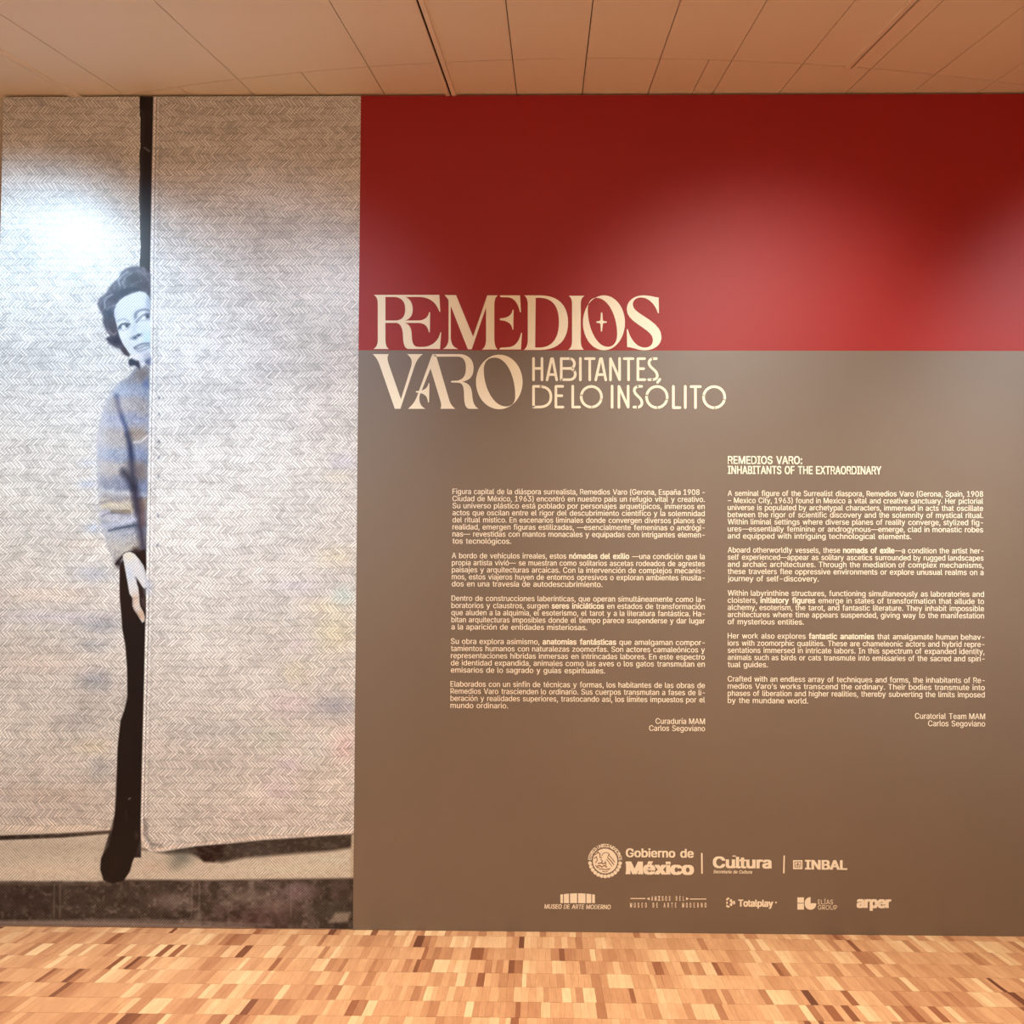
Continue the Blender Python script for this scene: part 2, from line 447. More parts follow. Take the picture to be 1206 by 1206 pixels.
# left mat: slight darker loose band near its bottom
blob(70, 960, 90, 20, (196, 186, 180), .5); blob(60, 975, 90, 6, (226, 214, 200), .6)
for x, y, rx, ry, c, o in ((118, 736, 26, 10, (128, 138, 158), .5), (110, 760, 20, 8, (128, 138, 158), .35), (110, 676, 24, 10, (150, 160, 182), .5), (60, 700, 60, 10, (226, 206, 196), .4), (60, 726, 70, 8, (196, 196, 216), .4),
                          (112, 800, 20, 14, (128, 138, 158), .5), (90, 850, 24, 16, (170, 172, 180), .4), (118, 905, 16, 12, (142, 150, 160), .45), (50, 780, 60, 14, (224, 206, 196), .35), (110, 880, 20, 8, (222, 214, 176), .3), (60, 935, 70, 12, (186, 168, 158), .35),
                          (105, 570, 12, 5, (170, 186, 214), .6), (112, 622, 12, 6, (168, 186, 216), .6), (104, 545, 10, 5, (180, 190, 220), .4), (100, 640, 30, 8, (228, 212, 202), .35)):
    blob(x, y, rx, ry, c, o)
# right mat
rm = [(181.3, 90), (178.6, 230), (177.2, 310), (176, 430), (173.8, 560), (172, 690), (169.8, 790), (167, 900), (165.6, 960), (166, 985), (169, 996), (176, 1003.5), (192, 1003), (229, 996.8), (273.6, 993), (310.5, 989), (370, 985), (440, 980), (440, 90)]
fill(rm, (216, 214, 212), .9, 1.0, RMAT)
sl = sub(160, 95, 440, 1004, 0); mm = ids[sl] == RMAT; c_ = colr[sl]
c_[..., :3] = np.where(mm[..., None], np.clip(c_[..., :3]*(.97+.14*(n1[sl]-.5)+.12*(n3[sl]-.5))[..., None], 0, 255), c_[..., :3])
for x, y, rx, ry, c, o in ((395, 745, 26, 22, (232, 226, 180), .5), (385, 715, 26, 10, (236, 220, 180), .4), (404, 703, 14, 12, (176, 214, 220), .5), (395, 832, 26, 14, (150, 160, 196), .5), (396, 655, 24, 12, (238, 224, 184), .4),
                           (350, 690, 30, 10, (196, 196, 226), .35), (405, 545, 16, 12, (190, 190, 220), .45), (400, 560, 20, 8, (232, 226, 190), .3), (340, 830, 22, 12, (222, 196, 222), .4), (318, 870, 20, 14, (170, 190, 176), .4),
                           (405, 880, 14, 16, (232, 190, 204), .5), (330, 930, 20, 14, (214, 196, 222), .45), (350, 790, 18, 16, (226, 220, 180), .35), (240, 900, 40, 14, (188, 186, 186), .4), (300, 960, 60, 12, (206, 190, 194), .4), (220, 960, 26, 14, (180, 184, 186), .35),
                           (370, 880, 20, 20, (206, 220, 226), .35), (350, 760, 14, 12, (222, 200, 220), .3), (250, 860, 50, 12, (176, 186, 198), .3), (280, 740, 60, 8, (210, 206, 196), .4), (340, 900, 16, 10, (210, 196, 232), .4)):
    blob(x, y, rx, ry, c, o*.75)
for y in (468, 488, 520, 539, 561, 607, 642): blob(187.5-(y-470)*.01, y, 1.4, 2.0, (90, 100, 118), .8)
# border tape of the right mat
bl = [(x, y) for x, y in rm[:10]]
def shift(pts, d): return [(x+d, y) for x, y in pts]
stroke(shift(bl, 1.6), 3.2, (232, 230, 228), .8)
stroke(shift(bl, 3.9), .9, (112, 108, 112), .8, .75)
stroke(shift(bl, 5.6), 2.0, (226, 224, 222), .9)
stroke(shift(bl, 8.5), 2.4, (172, 170, 170), 2, .45)
stroke([(167, 975), (168, 990), (173, 998), (182, 1001), (229, 994), (310, 986), (415, 980)], 3.0, (226, 214, 206), 1.2, .8)
stroke([(171, 965), (172, 984), (178, 994), (190, 996)], 3, (90, 84, 86), 2, .6)
# legs / skirt
leg = [(141, 668), (141.5, 700), (144, 740), (147.5, 760), (150, 790), (151, 822), (147, 835), (142, 849), (139.5, 870), (138.6, 882), (138, 930), (136, 955), (133, 974), (130, 988), (127.5, 997), (119, 1011), (118, 1024), (122, 1037), (133, 1041), (146, 1037), (153, 1026), (156, 1015), (161, 1003), (165.5, 985), (165.6, 965), (167, 900), (169.8, 790), (172, 690), (171.5, 640), (150, 640)]
fill(leg, (31, 24, 23), .9, 0, LEG)
blob(150, 712, 6, 14, (60, 34, 28), .6); blob(150, 900, 8, 50, (34, 27, 26), .5); blob(134, 1015, 10, 16, (38, 30, 22), .6)
stroke([(148, 955), (150, 966)], 1, (70, 60, 60), 1, .5); stroke([(151.5, 941), (153.5, 940)], 1.2, (130, 126, 130), .8)
blob(161, 984, 2.5, 4, (80, 66, 64), .6)
# sweater
sw = [(160, 434), (152, 444), (142, 450), (133, 460), (126, 472), (121, 488), (117, 505), (115, 522), (115, 545), (115.5, 566), (117, 585), (117, 600), (119, 615), (124, 632), (128, 646), (134, 657), (140, 664), (146, 658), (160, 650), (171.5, 660), (173.6, 560), (176, 430), (176.5, 420), (166, 424)]
fill(sw, (140, 150, 170), 2.2, 0, SWEATER)
bands = [(425, (150, 150, 160)), (437, (122, 116, 116)), (446, (136, 128, 126)), (454, (120, 134, 162)), (463, (128, 142, 172)), (470, (142, 138, 144)), (482, (152, 146, 148)), (492, (132, 144, 184)), (502, (150, 158, 186)),
         (509, (146, 134, 128)), (518, (164, 152, 142)), (526, (150, 150, 160)), (533, (116, 138, 180)), (541, (112, 130, 172)), (547, (166, 158, 154)), (558, (160, 152, 148)), (564, (94, 106, 148)), (575, (88, 104, 146)), (580, (176, 182, 194)), (588, (126, 118, 122)), (594, (196, 182, 152)), (601, (166, 152, 124)), (606, (150, 152, 178)), (614, (176, 182, 204)), (621, (84, 96, 122)), (627, (142, 158, 186)), (636, (168, 168, 172)), (645, (178, 170, 156)), (655, (176, 164, 146)), (664, (140, 126, 110))]
by = np.array([q[0] for q in bands]); bc = np.array([q[1] for q in bands], float); bc = bc*.62+bc.mean(1, keepdims=True)*.38
sl = sub(110, 418, 180, 668, 0); x, y = PX[sl], PY[sl]
yc = y+((x-143)**2)*.012*np.where(y > 585, 1, .35)-np.where(x > 158, (x-158)*.5, 0)+(fbm(x/7, y/7, 90, 2)-.5)*4
d = segdist(x, y, sw, True)*np.where(inside(x, y, sw), 1, -1); m = np.clip(d/2.6*.5+.42, 0, 1)
cc = np.stack([np.interp(yc, by, bc[:, i]) for i in range(3)], -1)*(1+.16*(n2[sl]-.5))[..., None]
c_ = colr[sl]; c_[..., :3] = c_[..., :3]*(1-m[..., None])+cc*m[..., None]
m = inside(x, y, sw)*np.clip((fbm(x/1.6, y/3.2, 191, 2)-.5)*4, 0, 1)*.30; put(sl, m, (84, 84, 98))
m = inside(x, y, sw)*np.clip((fbm(x/1.7+9, y/2.6, 201, 2)-.5)*4, 0, 1)*.28; put(sl, m, (206, 206, 212))
m = inside(x, y, sw)*np.clip((158-x)/14, 0, 1)*.26; put(sl, m, (196, 200, 208))
c_[..., 3] = np.where(inside(x, y, sw), .22, c_[..., 3])
stroke([(133, 456), (124, 474), (118, 492), (115, 512), (113, 545), (113, 575), (115, 600), (119, 630)], 9, (200, 202, 206), 6, .55)
blob(122, 520, 7, 40, (196, 200, 212), .35, clip=sw); blob(128, 560, 8, 12, (186, 180, 176), .3, clip=sw)
stroke([(137, 466), (140, 480), (144, 492), (148, 502), (150.5, 512)], 4.5, (58, 70, 108), 2.4, .85, clip=sw)
stroke([(136, 470), (142, 485)], 4, (130, 122, 124), 3, .6, clip=sw)
stroke([(151, 512), (153, 522), (155, 540), (156, 556), (158, 575)], 7, (38, 46, 74), 3, .9, clip=sw)
stroke([(146, 556), (154, 566), (160, 580), (163, 600)], 9, (42, 42, 58), 4, .85, clip=sw)
stroke([(160, 580), (164, 606), (167, 632), (170, 655)], 9, (50, 46, 64), 4, .85, clip=sw)
stroke([(160, 650), (172, 662)], 10, (38, 26, 26), 3, .9, clip=sw)
fill([(154, 504), (172, 500), (171, 508), (164, 518), (156, 520), (151, 512)], (140, 126, 116), 5, None, None, .6, clip=sw)
stroke([(158, 521), (166, 520), (174, 513)], 2.2, (214, 206, 210), 1.4, .9, clip=sw)
fill([(160, 523), (173, 521), (173, 540), (161, 540)], (122, 134, 168), 5, None, None, .5, clip=sw)
fill([(150, 545), (172, 543), (172, 566), (158, 566)], (84, 76, 82), 7, None, None, .7, clip=sw)
fill([(166, 570), (174, 566), (173, 584), (163, 584)], (130, 144, 176), 4, None, None, .6, clip=sw)
fill([(163, 590), (173, 588), (172, 618), (166, 620)], (98, 76, 74), 4, None, None, .7, clip=sw)
stroke([(118, 592), (128, 590), (142, 592), (152, 597), (156, 603)], 1.6, (92, 84, 92), 2, .5, clip=sw)
stroke([(119, 598), (130, 594.5), (142, 594), (150, 597), (155, 602)], 5, (206, 196, 172), 2.0, .6, clip=sw)
for i in range(12):
    xx_ = 131+i*2; stroke([(xx_, 601), (xx_+.3, 604.5)], 1.1, (92, 72, 46), .9, .7, clip=sw)
stroke([(120, 608), (128, 604), (140, 604), (152, 607)], 1.2, (96, 96, 120), 1.5, .7, clip=sw)
stroke([(124, 619), (140, 618), (150, 614), (158, 612)], 4, (190, 200, 222), 2, .7, clip=sw)
stroke([(128, 625), (140, 622), (152, 620), (158, 619)], 1.8, (56, 68, 92), 1.3, .9, clip=sw)
blob(153, 442, 8, 5, (132, 140, 160), .5, clip=sw); blob(168, 441, 7, 6, (108, 98, 98), .6, clip=sw); blob(172, 452, 5, 7, (76, 94, 140), .7, clip=sw)
blob(146, 460, 14, 8, (176, 190, 218), .35, clip=sw); blob(148, 476, 10, 8, (196, 188, 190), .4, clip=sw)
# cuff shadow, hand
stroke([(137, 664), (141, 659), (147, 652), (153, 650), (160, 652), (165, 657), (170, 668)], 2.6, (30, 24, 26), 1.1)
blob(140, 664, 5, 5, (28, 22, 28), .9)
H7 = lambda *f: C(90, 640, 8.614, f)
fill(H7(440, 240, 480, 200, 530, 470, 570, 560, 572, 660, 640, 760, 470, 780, 440, 560), (36, 24, 22), 1, 0, LEG)
fill(H7(600, 90, 700, 60, 708, 260, 690, 265, 640, 180), (36, 22, 20), 1.2, 0, LEG)
fill(H7(620, 400, 700, 500, 705, 760, 690, 740, 640, 640, 635, 500), (44, 30, 30), 1, 0, LEG)
hand = H7(470, 118, 500, 92, 545, 84, 590, 108, 640, 165, 680, 225, 700, 285, 712, 345, 728, 405, 712, 440, 690, 462, 668, 440, 640, 395, 612, 352, 612, 400, 628, 450, 636, 520, 640, 600, 648, 640, 680, 700, 694, 745, 690, 790, 668, 806, 650, 775, 620, 725, 585, 675, 568, 635, 568, 555, 538, 510, 524, 430, 506, 330, 484, 215)
fill(hand, (206, 208, 212), .8, 0, HAND)
blob(152, 655, 8, 5, (214, 206, 186), .7, clip=hand); blob(153, 676, 5, 9, (186, 200, 224), .5, clip=hand); blob(160, 706, 5, 9, (206, 180, 160), .8, clip=hand); blob(167, 724, 6, 9, (192, 166, 142), .9, clip=hand)
stroke(H7(600, 345, 640, 420, 672, 480), 1.6, (70, 76, 96), 1.2, .7, clip=hand); stroke(H7(572, 560, 570, 640, 640, 745), 1.6, (128, 104, 90), 1.6, .6, clip=hand)
stroke(H7(640, 180, 690, 280, 715, 400), 1.6, (150, 156, 170), 1.6, .5, clip=hand); stroke(H7(560, 540, 600, 560, 636, 545), 1.0, (150, 128, 118), 1.2, .5, clip=hand)
fill(H7(655, 560, 692, 545, 697, 640, 680, 650), (92, 78, 80), 2, None, None, .6)
fill(H7(725, 340, 770, 400, 760, 520, 700, 520, 690, 470), (176, 184, 204), 3, None, None, .6)
# hair and face
H4 = lambda *f: C(90, 290, 8.614, f)
hair = H4(500, 225, 560, 205, 620, 200, 690, 215, 752, 285, 752, 640, 700, 560, 560, 500, 480, 560, 420, 640, 400, 760, 440, 900, 480, 1000, 545, 1100, 528, 1122, 480, 1095, 440, 1040, 380, 1020, 325, 985, 300, 935, 345, 905, 300, 855, 268, 780, 268, 705, 232, 640, 212, 585, 235, 525, 300, 480, 330, 420, 380, 360, 430, 320, 450, 270)
fill(hair, (78, 78, 90), 1.6, .12, HAIR)
sl = sub(112, 310, 178, 424, 0); m = inside(PX[sl], PY[sl], hair)*np.clip((fbm(PX[sl]/2.4, PY[sl]/3.4, 61, 3)-.45)*3, 0, 1)*.5; put(sl, m, (128, 128, 142))
hk = dict(clip=hair)
blob(*H4(590, 330)[0], 12, 7, (48, 46, 54), .85, 20, hair); blob(*H4(700, 400)[0], 7, 8, (66, 58, 66), .8, 0, hair); blob(*H4(480, 470)[0], 9, 5, (44, 50, 66), .9, -30, hair)
blob(*H4(380, 520)[0], 8, 6, (54, 56, 70), .85, -40, hair); blob(*H4(330, 690)[0], 5, 8, (52, 66, 80), .85, 0, hair); blob(*H4(370, 820)[0], 6, 12, (62, 58, 68), .8, -15, hair)
blob(*H4(410, 960)[0], 9, 6, (40, 42, 56), .9, 30, hair); blob(*H4(500, 1060)[0], 4, 8, (62, 54, 58), .9, -30, hair); blob(*H4(560, 440)[0], 14, 2.5, (44, 50, 62), .9, -8, hair)
for pts, wd, c, o in ((H4(440, 400, 425, 350, 460, 300, 520, 260), 1.6, (176, 178, 190), .7), (H4(490, 420, 470, 370, 500, 310, 560, 270), 1.3, (154, 156, 168), .6), (H4(290, 620, 285, 560, 310, 520, 360, 490), 1.6, (172, 174, 188), .7),
                      (H4(310, 640, 350, 610, 400, 600), 1.4, (150, 154, 168), .6), (H4(240, 600, 250, 560, 300, 510), 1.5, (140, 146, 160), .5), (H4(330, 860, 380, 900, 400, 880), 1.3, (172, 150, 152), .6), (H4(620, 240, 690, 290, 740, 350), 1.8, (124, 116, 124), .6),
                      (H4(560, 400, 600, 370, 660, 350), 1.2, (120, 120, 132), .5), (H4(360, 380, 400, 340, 440, 330), 1.3, (150, 154, 170), .5), (H4(300, 930, 350, 960, 400, 980), 1.3, (36, 40, 52), .7), (H4(640, 420, 690, 440, 748, 455), 2.2, (70, 72, 84), .7)):
    stroke(pts, wd, c, 1.2, o, hair)
face = H4(384, 700, 384, 650, 405, 590, 440, 545, 490, 510, 560, 480, 640, 456, 700, 470, 735, 510, 752, 560, 752, 1140, 700, 1168, 640, 1168, 580, 1135, 530, 1072, 470, 985, 440, 920, 425, 860, 405, 770)
fill(face, (200, 206, 212), 1.0, .06, FACE)
fc = face
blob(*H4(735, 560)[0], 3.5, 10, (130, 140, 156), .7, 0, fc); blob(*H4(730, 640)[0], 4, 8, (150, 160, 176), .5, 0, fc)
blob(*H4(400, 700)[0], 2.5, 12, (178, 186, 196), .6, 0, fc); blob(*H4(590, 820)[0], 3.4, 10, (168, 178, 190), .6, 12, fc); blob(*H4(720, 930)[0], 5, 9, (170, 200, 212), .7, 0, fc)
blob(*H4(470, 900)[0], 6, 9, (224, 224, 228), .5, 0, fc); blob(*H4(520, 1000)[0], 6, 7, (196, 200, 210), .5, 0, fc); blob(*H4(720, 1120)[0], 6, 6, (150, 152, 168), .8, 0, fc); blob(*H4(610, 1120)[0], 8, 4, (218, 208, 212), .6, 0, fc)
stroke(H4(424, 760, 450, 742, 490, 738, 530, 760), 1.6, (142, 148, 160), 1.2, .8, fc)
stroke(H4(428, 838, 438, 812, 462, 792, 500, 784, 540, 790), 1.9, (58, 66, 82), 1.0, .95, fc)
blob(*H4(512, 808)[0], 2.6, 2.2, (44, 52, 68), .95, 0, fc); blob(*H4(448, 824)[0], 1.8, 1.8, (66, 74, 90), .85, 0, fc); blob(*H4(480, 822)[0], 2.0, 1.7, (222, 228, 232), .8, 0, fc)
stroke(H4(440, 850, 480, 856, 530, 836), 1.2, (150, 158, 170), 1.2, .7, fc)
stroke(H4(598, 720, 600, 690, 622, 662, 660, 645, 700, 642, 745, 655), 2.2, (96, 104, 120), 1.3, .85, fc)
stroke(H4(610, 768, 640, 730, 670, 704, 710, 686, 748, 684), 1.6, (84, 92, 108), 1.2, .85, fc)
blob(*H4(722, 712)[0], 2.8, 3.0, (40, 46, 62), .95, 0, fc); blob(*H4(686, 724)[0], 2.0, 1.6, (220, 226, 230), .8, 0, fc); stroke(H4(640, 752, 690, 752, 745, 745), 1.1, (150, 158, 172), 1.2, .7, fc)
blob(*H4(600, 700)[0], 2.4, 5, (110, 120, 136), .6, 10, fc)
blob(*H4(592, 928)[0], 2.8, 2.2, (62, 78, 94), .95, 0, fc); blob(*H4(632, 902)[0], 3.4, 1.7, (52, 68, 84), .95, -15, fc); blob(*H4(560, 935)[0], 2.4, 1.5, (120, 132, 146), .7, 0, fc)
stroke(H4(588, 1030, 625, 1008, 670, 990, 736, 984), 2.0, (84, 90, 106), 1.2, .8, fc)
stroke(H4(590, 1038, 640, 1035, 690, 1012, 740, 1004), 1.1, (62, 66, 80), 1.0, .7, fc)
stroke(H4(604, 1052, 640, 1068, 690, 1050, 742, 1024), 2.0, (128, 132, 146), 1.5, .75, fc)
blob(*H4(650, 1045)[0], 4, 1.4, (160, 160, 172), .6, -18, fc)
fill(H4(530, 1150, 560, 1138, 610, 1160, 640, 1185, 650, 1225, 640, 1245, 615, 1222, 580, 1210, 545, 1220, 528, 1190), (52, 58, 72), 1.4, 0, HAIR)
fill(H4(690, 1160, 752, 1130, 752, 1200, 690, 1195), (92, 100, 124), 2, 0, None)
fill(H4(640, 1172, 690, 1166, 700, 1200, 660, 1230), (206, 206, 212), 1.6, 0, FACE)

ids[(ids == GAP) & (PY > 330)] = LEG
rgb = lin(np.clip(colr[..., :3], 0, 255))
data = np.concatenate([rgb, colr[..., 3:4]], -1).reshape(-1, 4)

def mural_mat():
    t = NT('halftone_print', .30, .22)
    at = t.n('ShaderNodeAttribute', attribute_name='print_ink')
    sep = t.n('ShaderNodeSeparateXYZ'); t.put(sep.inputs[0], t.coord())
    x0 = t.math('MULTIPLY', sep.outputs[0], PXM); y0 = t.math('MULTIPLY', sep.outputs[2], PXM)
    cv = t.n('ShaderNodeCombineXYZ'); t.put(cv.inputs[0], x0); t.put(cv.inputs[1], y0)
    v = cv.outputs[0]
    wob = t.noise(v, .018, 2); wob2 = t.noise(t.scaled(v, (.5, 1, 1)), .02, 2)
    y = t.math('ADD', y0, t.math('MULTIPLY', t.math('SUBTRACT', wob, .5), 14.0))
    x = t.math('ADD', x0, t.math('MULTIPLY', t.math('SUBTRACT', wob2, .5), 14.0))
    ROWH = 8.4
    q = t.math('DIVIDE', y, ROWH); row = t.math('FLOOR', q); fy = t.math('SUBTRACT', q, row)
    par = t.math('FLOORED_MODULO', row, 2.0)
    sg = t.math('SUBTRACT', 1.0, t.math('MULTIPLY', par, 2.0))
    sl_ = t.math('MULTIPLY', t.math('MULTIPLY', t.math('SUBTRACT', fy, .5), ROWH*.95), sg)
    wr = t.n('ShaderNodeTexWhiteNoise', noise_dimensions='1D'); t.put(wr.inputs['W'], row)
    u = t.math('ADD', t.math('DIVIDE', t.math('ADD', x, sl_), 4.7), t.math('MULTIPLY', wr.outputs['Value'], .35))
    cell = t.math('FLOOR', u); fu = t.math('SUBTRACT', u, cell)
    prof = t.math('POWER', t.math('SINE', t.math('MULTIPLY', fu, pi)), .5)
    ends = t.math('MULTIPLY', t.math('SUBTRACT', .5, t.math('ABSOLUTE', t.math('SUBTRACT', fy, .5))), 5.0, clamp=True)
    wn = t.n('ShaderNodeTexWhiteNoise', noise_dimensions='2D'); cc_ = t.n('ShaderNodeCombineXYZ')
    t.put(cc_.inputs[0], cell); t.put(cc_.inputs[1], row); t.put(wn.inputs['Vector'], cc_.outputs[0])
    rnd = wn.outputs['Value']
    patch = t.math('ADD', t.math('MULTIPLY', t.noise(v, .06, 4, .6), .5), t.math('MULTIPLY', t.noise(v, .16, 2, .6), .5))
    soft = t.math('ADD', .35, t.math('MULTIPLY', t.noise(v, .11, 2), .9))
    prof = t.math('SUBTRACT', 1.0, t.math('MULTIPLY', t.math('SUBTRACT', 1.0, prof), t.math('MULTIPLY', soft, t.math('ADD', .5, rnd))))
    wv = t.math('MULTIPLY', prof, t.math('ADD', .72, t.math('MULTIPLY', ends, .28)))
    wv = t.math('ADD', t.math('MULTIPLY', wv, .52), t.math('ADD', t.math('MULTIPLY', rnd, .27), t.math('MULTIPLY', patch, .62)))
    # wv about 0.2 .. 1.0
    wfac = t.math('ADD', -.42, t.math('MULTIPLY', wv, 1.62))
    wfac = t.math('MINIMUM', wfac, 1.16)
    wm = t.math('ADD', 1.0, t.math('MULTIPLY', at.outputs['Alpha'], t.math('SUBTRACT', wfac, 1.0)))
    # halftone screen: fine diagonal lines, one direction or the other in patches
    da = t.math('SINE', t.math('MULTIPLY', t.math('ADD', x0, y0), 2*pi/3.7))
    db = t.math('SINE', t.math('MULTIPLY', t.math('SUBTRACT', x0, y0), 2*pi/3.7))
    sel = t.math('MULTIPLY', t.math('SUBTRACT', t.noise(v, .03, 2), .42), 6.0, clamp=True)
    h = t.math('ADD', t.math('MULTIPLY', da, sel), t.math('MULTIPLY', db, t.math('SUBTRACT', 1.0, sel)))
    hm = t.math('ADD', 1.0, t.math('MULTIPLY', h, .25))
    gr = t.math('ADD', 1.0, t.math('MULTIPLY', t.math('SUBTRACT', t.noise(v, .33, 3, .7), .5), .5))
    fac = t.math('MULTIPLY', t.math('MULTIPLY', wm, hm), gr)
    vm = t.n('ShaderNodeVectorMath', operation='SCALE'); t.put(vm.inputs[0], at.outputs['Color']); t.put(vm.inputs['Scale'], fac)
    # dark strands lean to blue grey
    t.base(vm.outputs[0])
    return t.m
M['mural'] = mural_mat()
mural = empty('mural_print', (MX0, 0, 0))
tag(mural, 'tall black and white photo mural of woman peeking between two woven mats', 'mural')
idx = np.arange(nz*nx).reshape(nz, nx)
quads = np.stack([idx[:-1, :-1], idx[:-1, 1:], idx[1:, 1:], idx[1:, :-1]], -1)
qid = ids[:-1, :-1]
ids_f = qid.copy(); 
PXc = PX[:-1, :-1]; PYc = PY[:-1, :-1]
co_all = np.stack([XX, np.zeros_like(XX), ZZ], -1).reshape(-1, 3)
names = {LMAT: ('woven_mat', 'left woven mat with a ragged edge'), RMAT: ('woven_mat', 'right woven mat with a taped edge'), GAP: ('dark_gap', 'black gap between the mats'), KERB: ('stone_kerb', 'pale stone kerb under the mats'),
         PLINTH: ('plinth_stones', 'dark worn stone plinth'), FACE: ('face', 'half hidden face of the printed woman'), HAIR: ('hair', 'short dark curled hair of the printed woman'), SWEATER: ('sweater', 'striped knitted sweater of the printed woman'),
         HAND: ('hand', 'hand of the printed woman'), LEG: ('dark_skirt', 'dark skirt, leg and shoe of the printed woman')}
def submesh(name, sel, off):
    q = quads[sel]
    used, inv = np.unique(q.ravel(), return_inverse=True)
    me = bpy.data.meshes.new(name); n = len(q)
    me.vertices.add(len(used)); c = co_all[used].copy(); c[:, 1] = off
    me.vertices.foreach_set('co', c.ravel())
    me.loops.add(n*4); me.loops.foreach_set('vertex_index', inv.astype(np.int32))
    me.polygons.add(n); me.polygons.foreach_set('loop_start', np.arange(0, n*4, 4, dtype=np.int32))
    try: me.polygons.foreach_set('loop_total', np.full(n, 4, dtype=np.int32))
    except Exception: pass
    me.update(calc_edges=True)
    a = me.attributes.new('print_ink', 'FLOAT_COLOR', 'POINT'); a.data.foreach_set('color', data[used].ravel())
    return me
# the sheet itself, a real thin board behind the ink
b = MB(); b.box(MX0, MX1, .0005, .006, MZ0, MZ1); b.build('backing_sheet', M['body'], mural)
for k_, (nm, lab) in names.items():
    sel = ids_f == k_
    if sel.sum() < 10: continue
    o = link(nm, submesh(nm, sel, 0.0), M['mural'], mural); tag(o, lab)

# ------------------------------------------------------------------ lettering
YV = -.0007
def path_mesh_pts(d, conv, res=10, close=True):
    tok = d.replace(',', ' ').split(); i = 0; out = []; cur = []; p = (0, 0)
    cmd = None
    toks = []
    for t_ in tok:
        if t_[0] in 'MLCZ':
            toks.append(t_[0]);
            if len(t_) > 1: toks.append(float(t_[1:]))
        else:
            z_ = t_.endswith('Z'); toks.append(float(t_.rstrip('Z')))
            if z_: toks.append('Z')
    while i < len(toks):
        if isinstance(toks[i], str): cmd = toks[i]; i += 1
        if cmd == 'Z': out.append(cur); cur = []; continue
        if cmd == 'M': cur = [(toks[i], toks[i+1])]; p = cur[0]; i += 2; cmd = 'L'
        elif cmd == 'L': p = (toks[i], toks[i+1]); cur.append(p); i += 2
        elif cmd == 'C':
            a, b2, c2 = (toks[i], toks[i+1]), (toks[i+2], toks[i+3]), (toks[i+4], toks[i+5]); i += 6
            for k in range(1, res+1):
                t = k/res; u = 1-t
                cur.append((u**3*p[0]+3*u*u*t*a[0]+3*u*t*t*b2[0]+t**3*c2[0], u**3*p[1]+3*u*u*t*a[1]+3*u*t*t*b2[1]+t**3*c2[1]))
            p = c2
    out = [c[:-1] if math.hypot(c[0][0]-c[-1][0], c[0][1]-c[-1][1]) < .5 else c for c in out] if close else out
    return [[conv(x, y) for x, y in c] for c in out]
def filled(contours):
    """contours of (X, Z) on the wall -> (verts, faces), holes cut"""
    cu = bpy.data.curves.new('glyph', 'CURVE'); cu.dimensions = '2D'; cu.fill_mode = 'BOTH'
    for c in contours:
        sp = cu.splines.new('POLY'); sp.points.add(len(c)-1); sp.use_cyclic_u = True
        for q, (x, z) in zip(sp.points, c): q.co = (x, z, 0, 1)
    o = bpy.data.objects.new('glyph', cu)
    me = bpy.data.meshes.new_from_object(o)
    v = [tuple(q.co) for q in me.vertices]; f = [tuple(p.vertices) for p in me.polygons]
    bpy.data.objects.remove(o); bpy.data.curves.remove(cu); bpy.data.meshes.remove(me)
    return v, f
class Vinyl:
    """flat cut vinyl on the wall"""
    def __init__(s, lift=0.0): s.v = []; s.f = []; s.y = YV-lift
    def add(s, v, f, fn=None):
        n = len(s.v); pts = []
        for q in v:
            x, z = (q[0], q[1]) if fn is None else fn(q[0], q[1])
            pts.append((x, z)); s.v.append((x, s.y-(n*7 % 23)*.6e-5-(q[2] if len(q) > 2 else 0), z))
        for q in f:
            a = sum(pts[q[i]][0]*pts[q[i-1]][1]-pts[q[i-1]][0]*pts[q[i]][1] for i in range(len(q)))
            s.f.append(tuple(n+i for i in (q if a < 0 else q[::-1])))
    def paths(s, conv, *ds):
        for d in ds: s.add(*filled(path_mesh_pts(d, conv)))
        return s
    def poly(s, pts): s.add(pts, [tuple(range(len(pts)))]); return s
    def disc(s, c, r, n=20): return s.poly([(c[0]+r*cos(2*pi*i/n), c[1]+r*sin(2*pi*i/n)) for i in range(n)])
    def stroke(s, pts, wd, caps=True):
        for a, c in zip(pts, pts[1:]):
            dx, dz = c[0]-a[0], c[1]-a[1]; m = math.hypot(dx, dz) or 1e-9; nx_, nz_ = -dz/m*wd/2, dx/m*wd/2
            s.poly([(a[0]+nx_, a[1]+nz_), (c[0]+nx_, c[1]+nz_), (c[0]-nx_, c[1]-nz_), (a[0]-nx_, a[1]-nz_)])
        for i, p in enumerate(pts):
            if caps or 0 < i < len(pts)-1: s.disc(p, wd/2, 10)
        return s
    def build(s, name, mat, parent=None):
        me = bpy.data.meshes.new(name); me.from_pydata(s.v, [], s.f); me.update()
        # face the viewer
        if len(me.polygons) and sum(p.normal.y*p.area for p in me.polygons) > 0: me.flip_normals()
        return link(name, me, mat, parent)
K6 = lambda x, y: W(430+x/6.347, 335+y/6.347)
K7 = lambda x, y: W(600+x/6.347, 335+y/6.347)
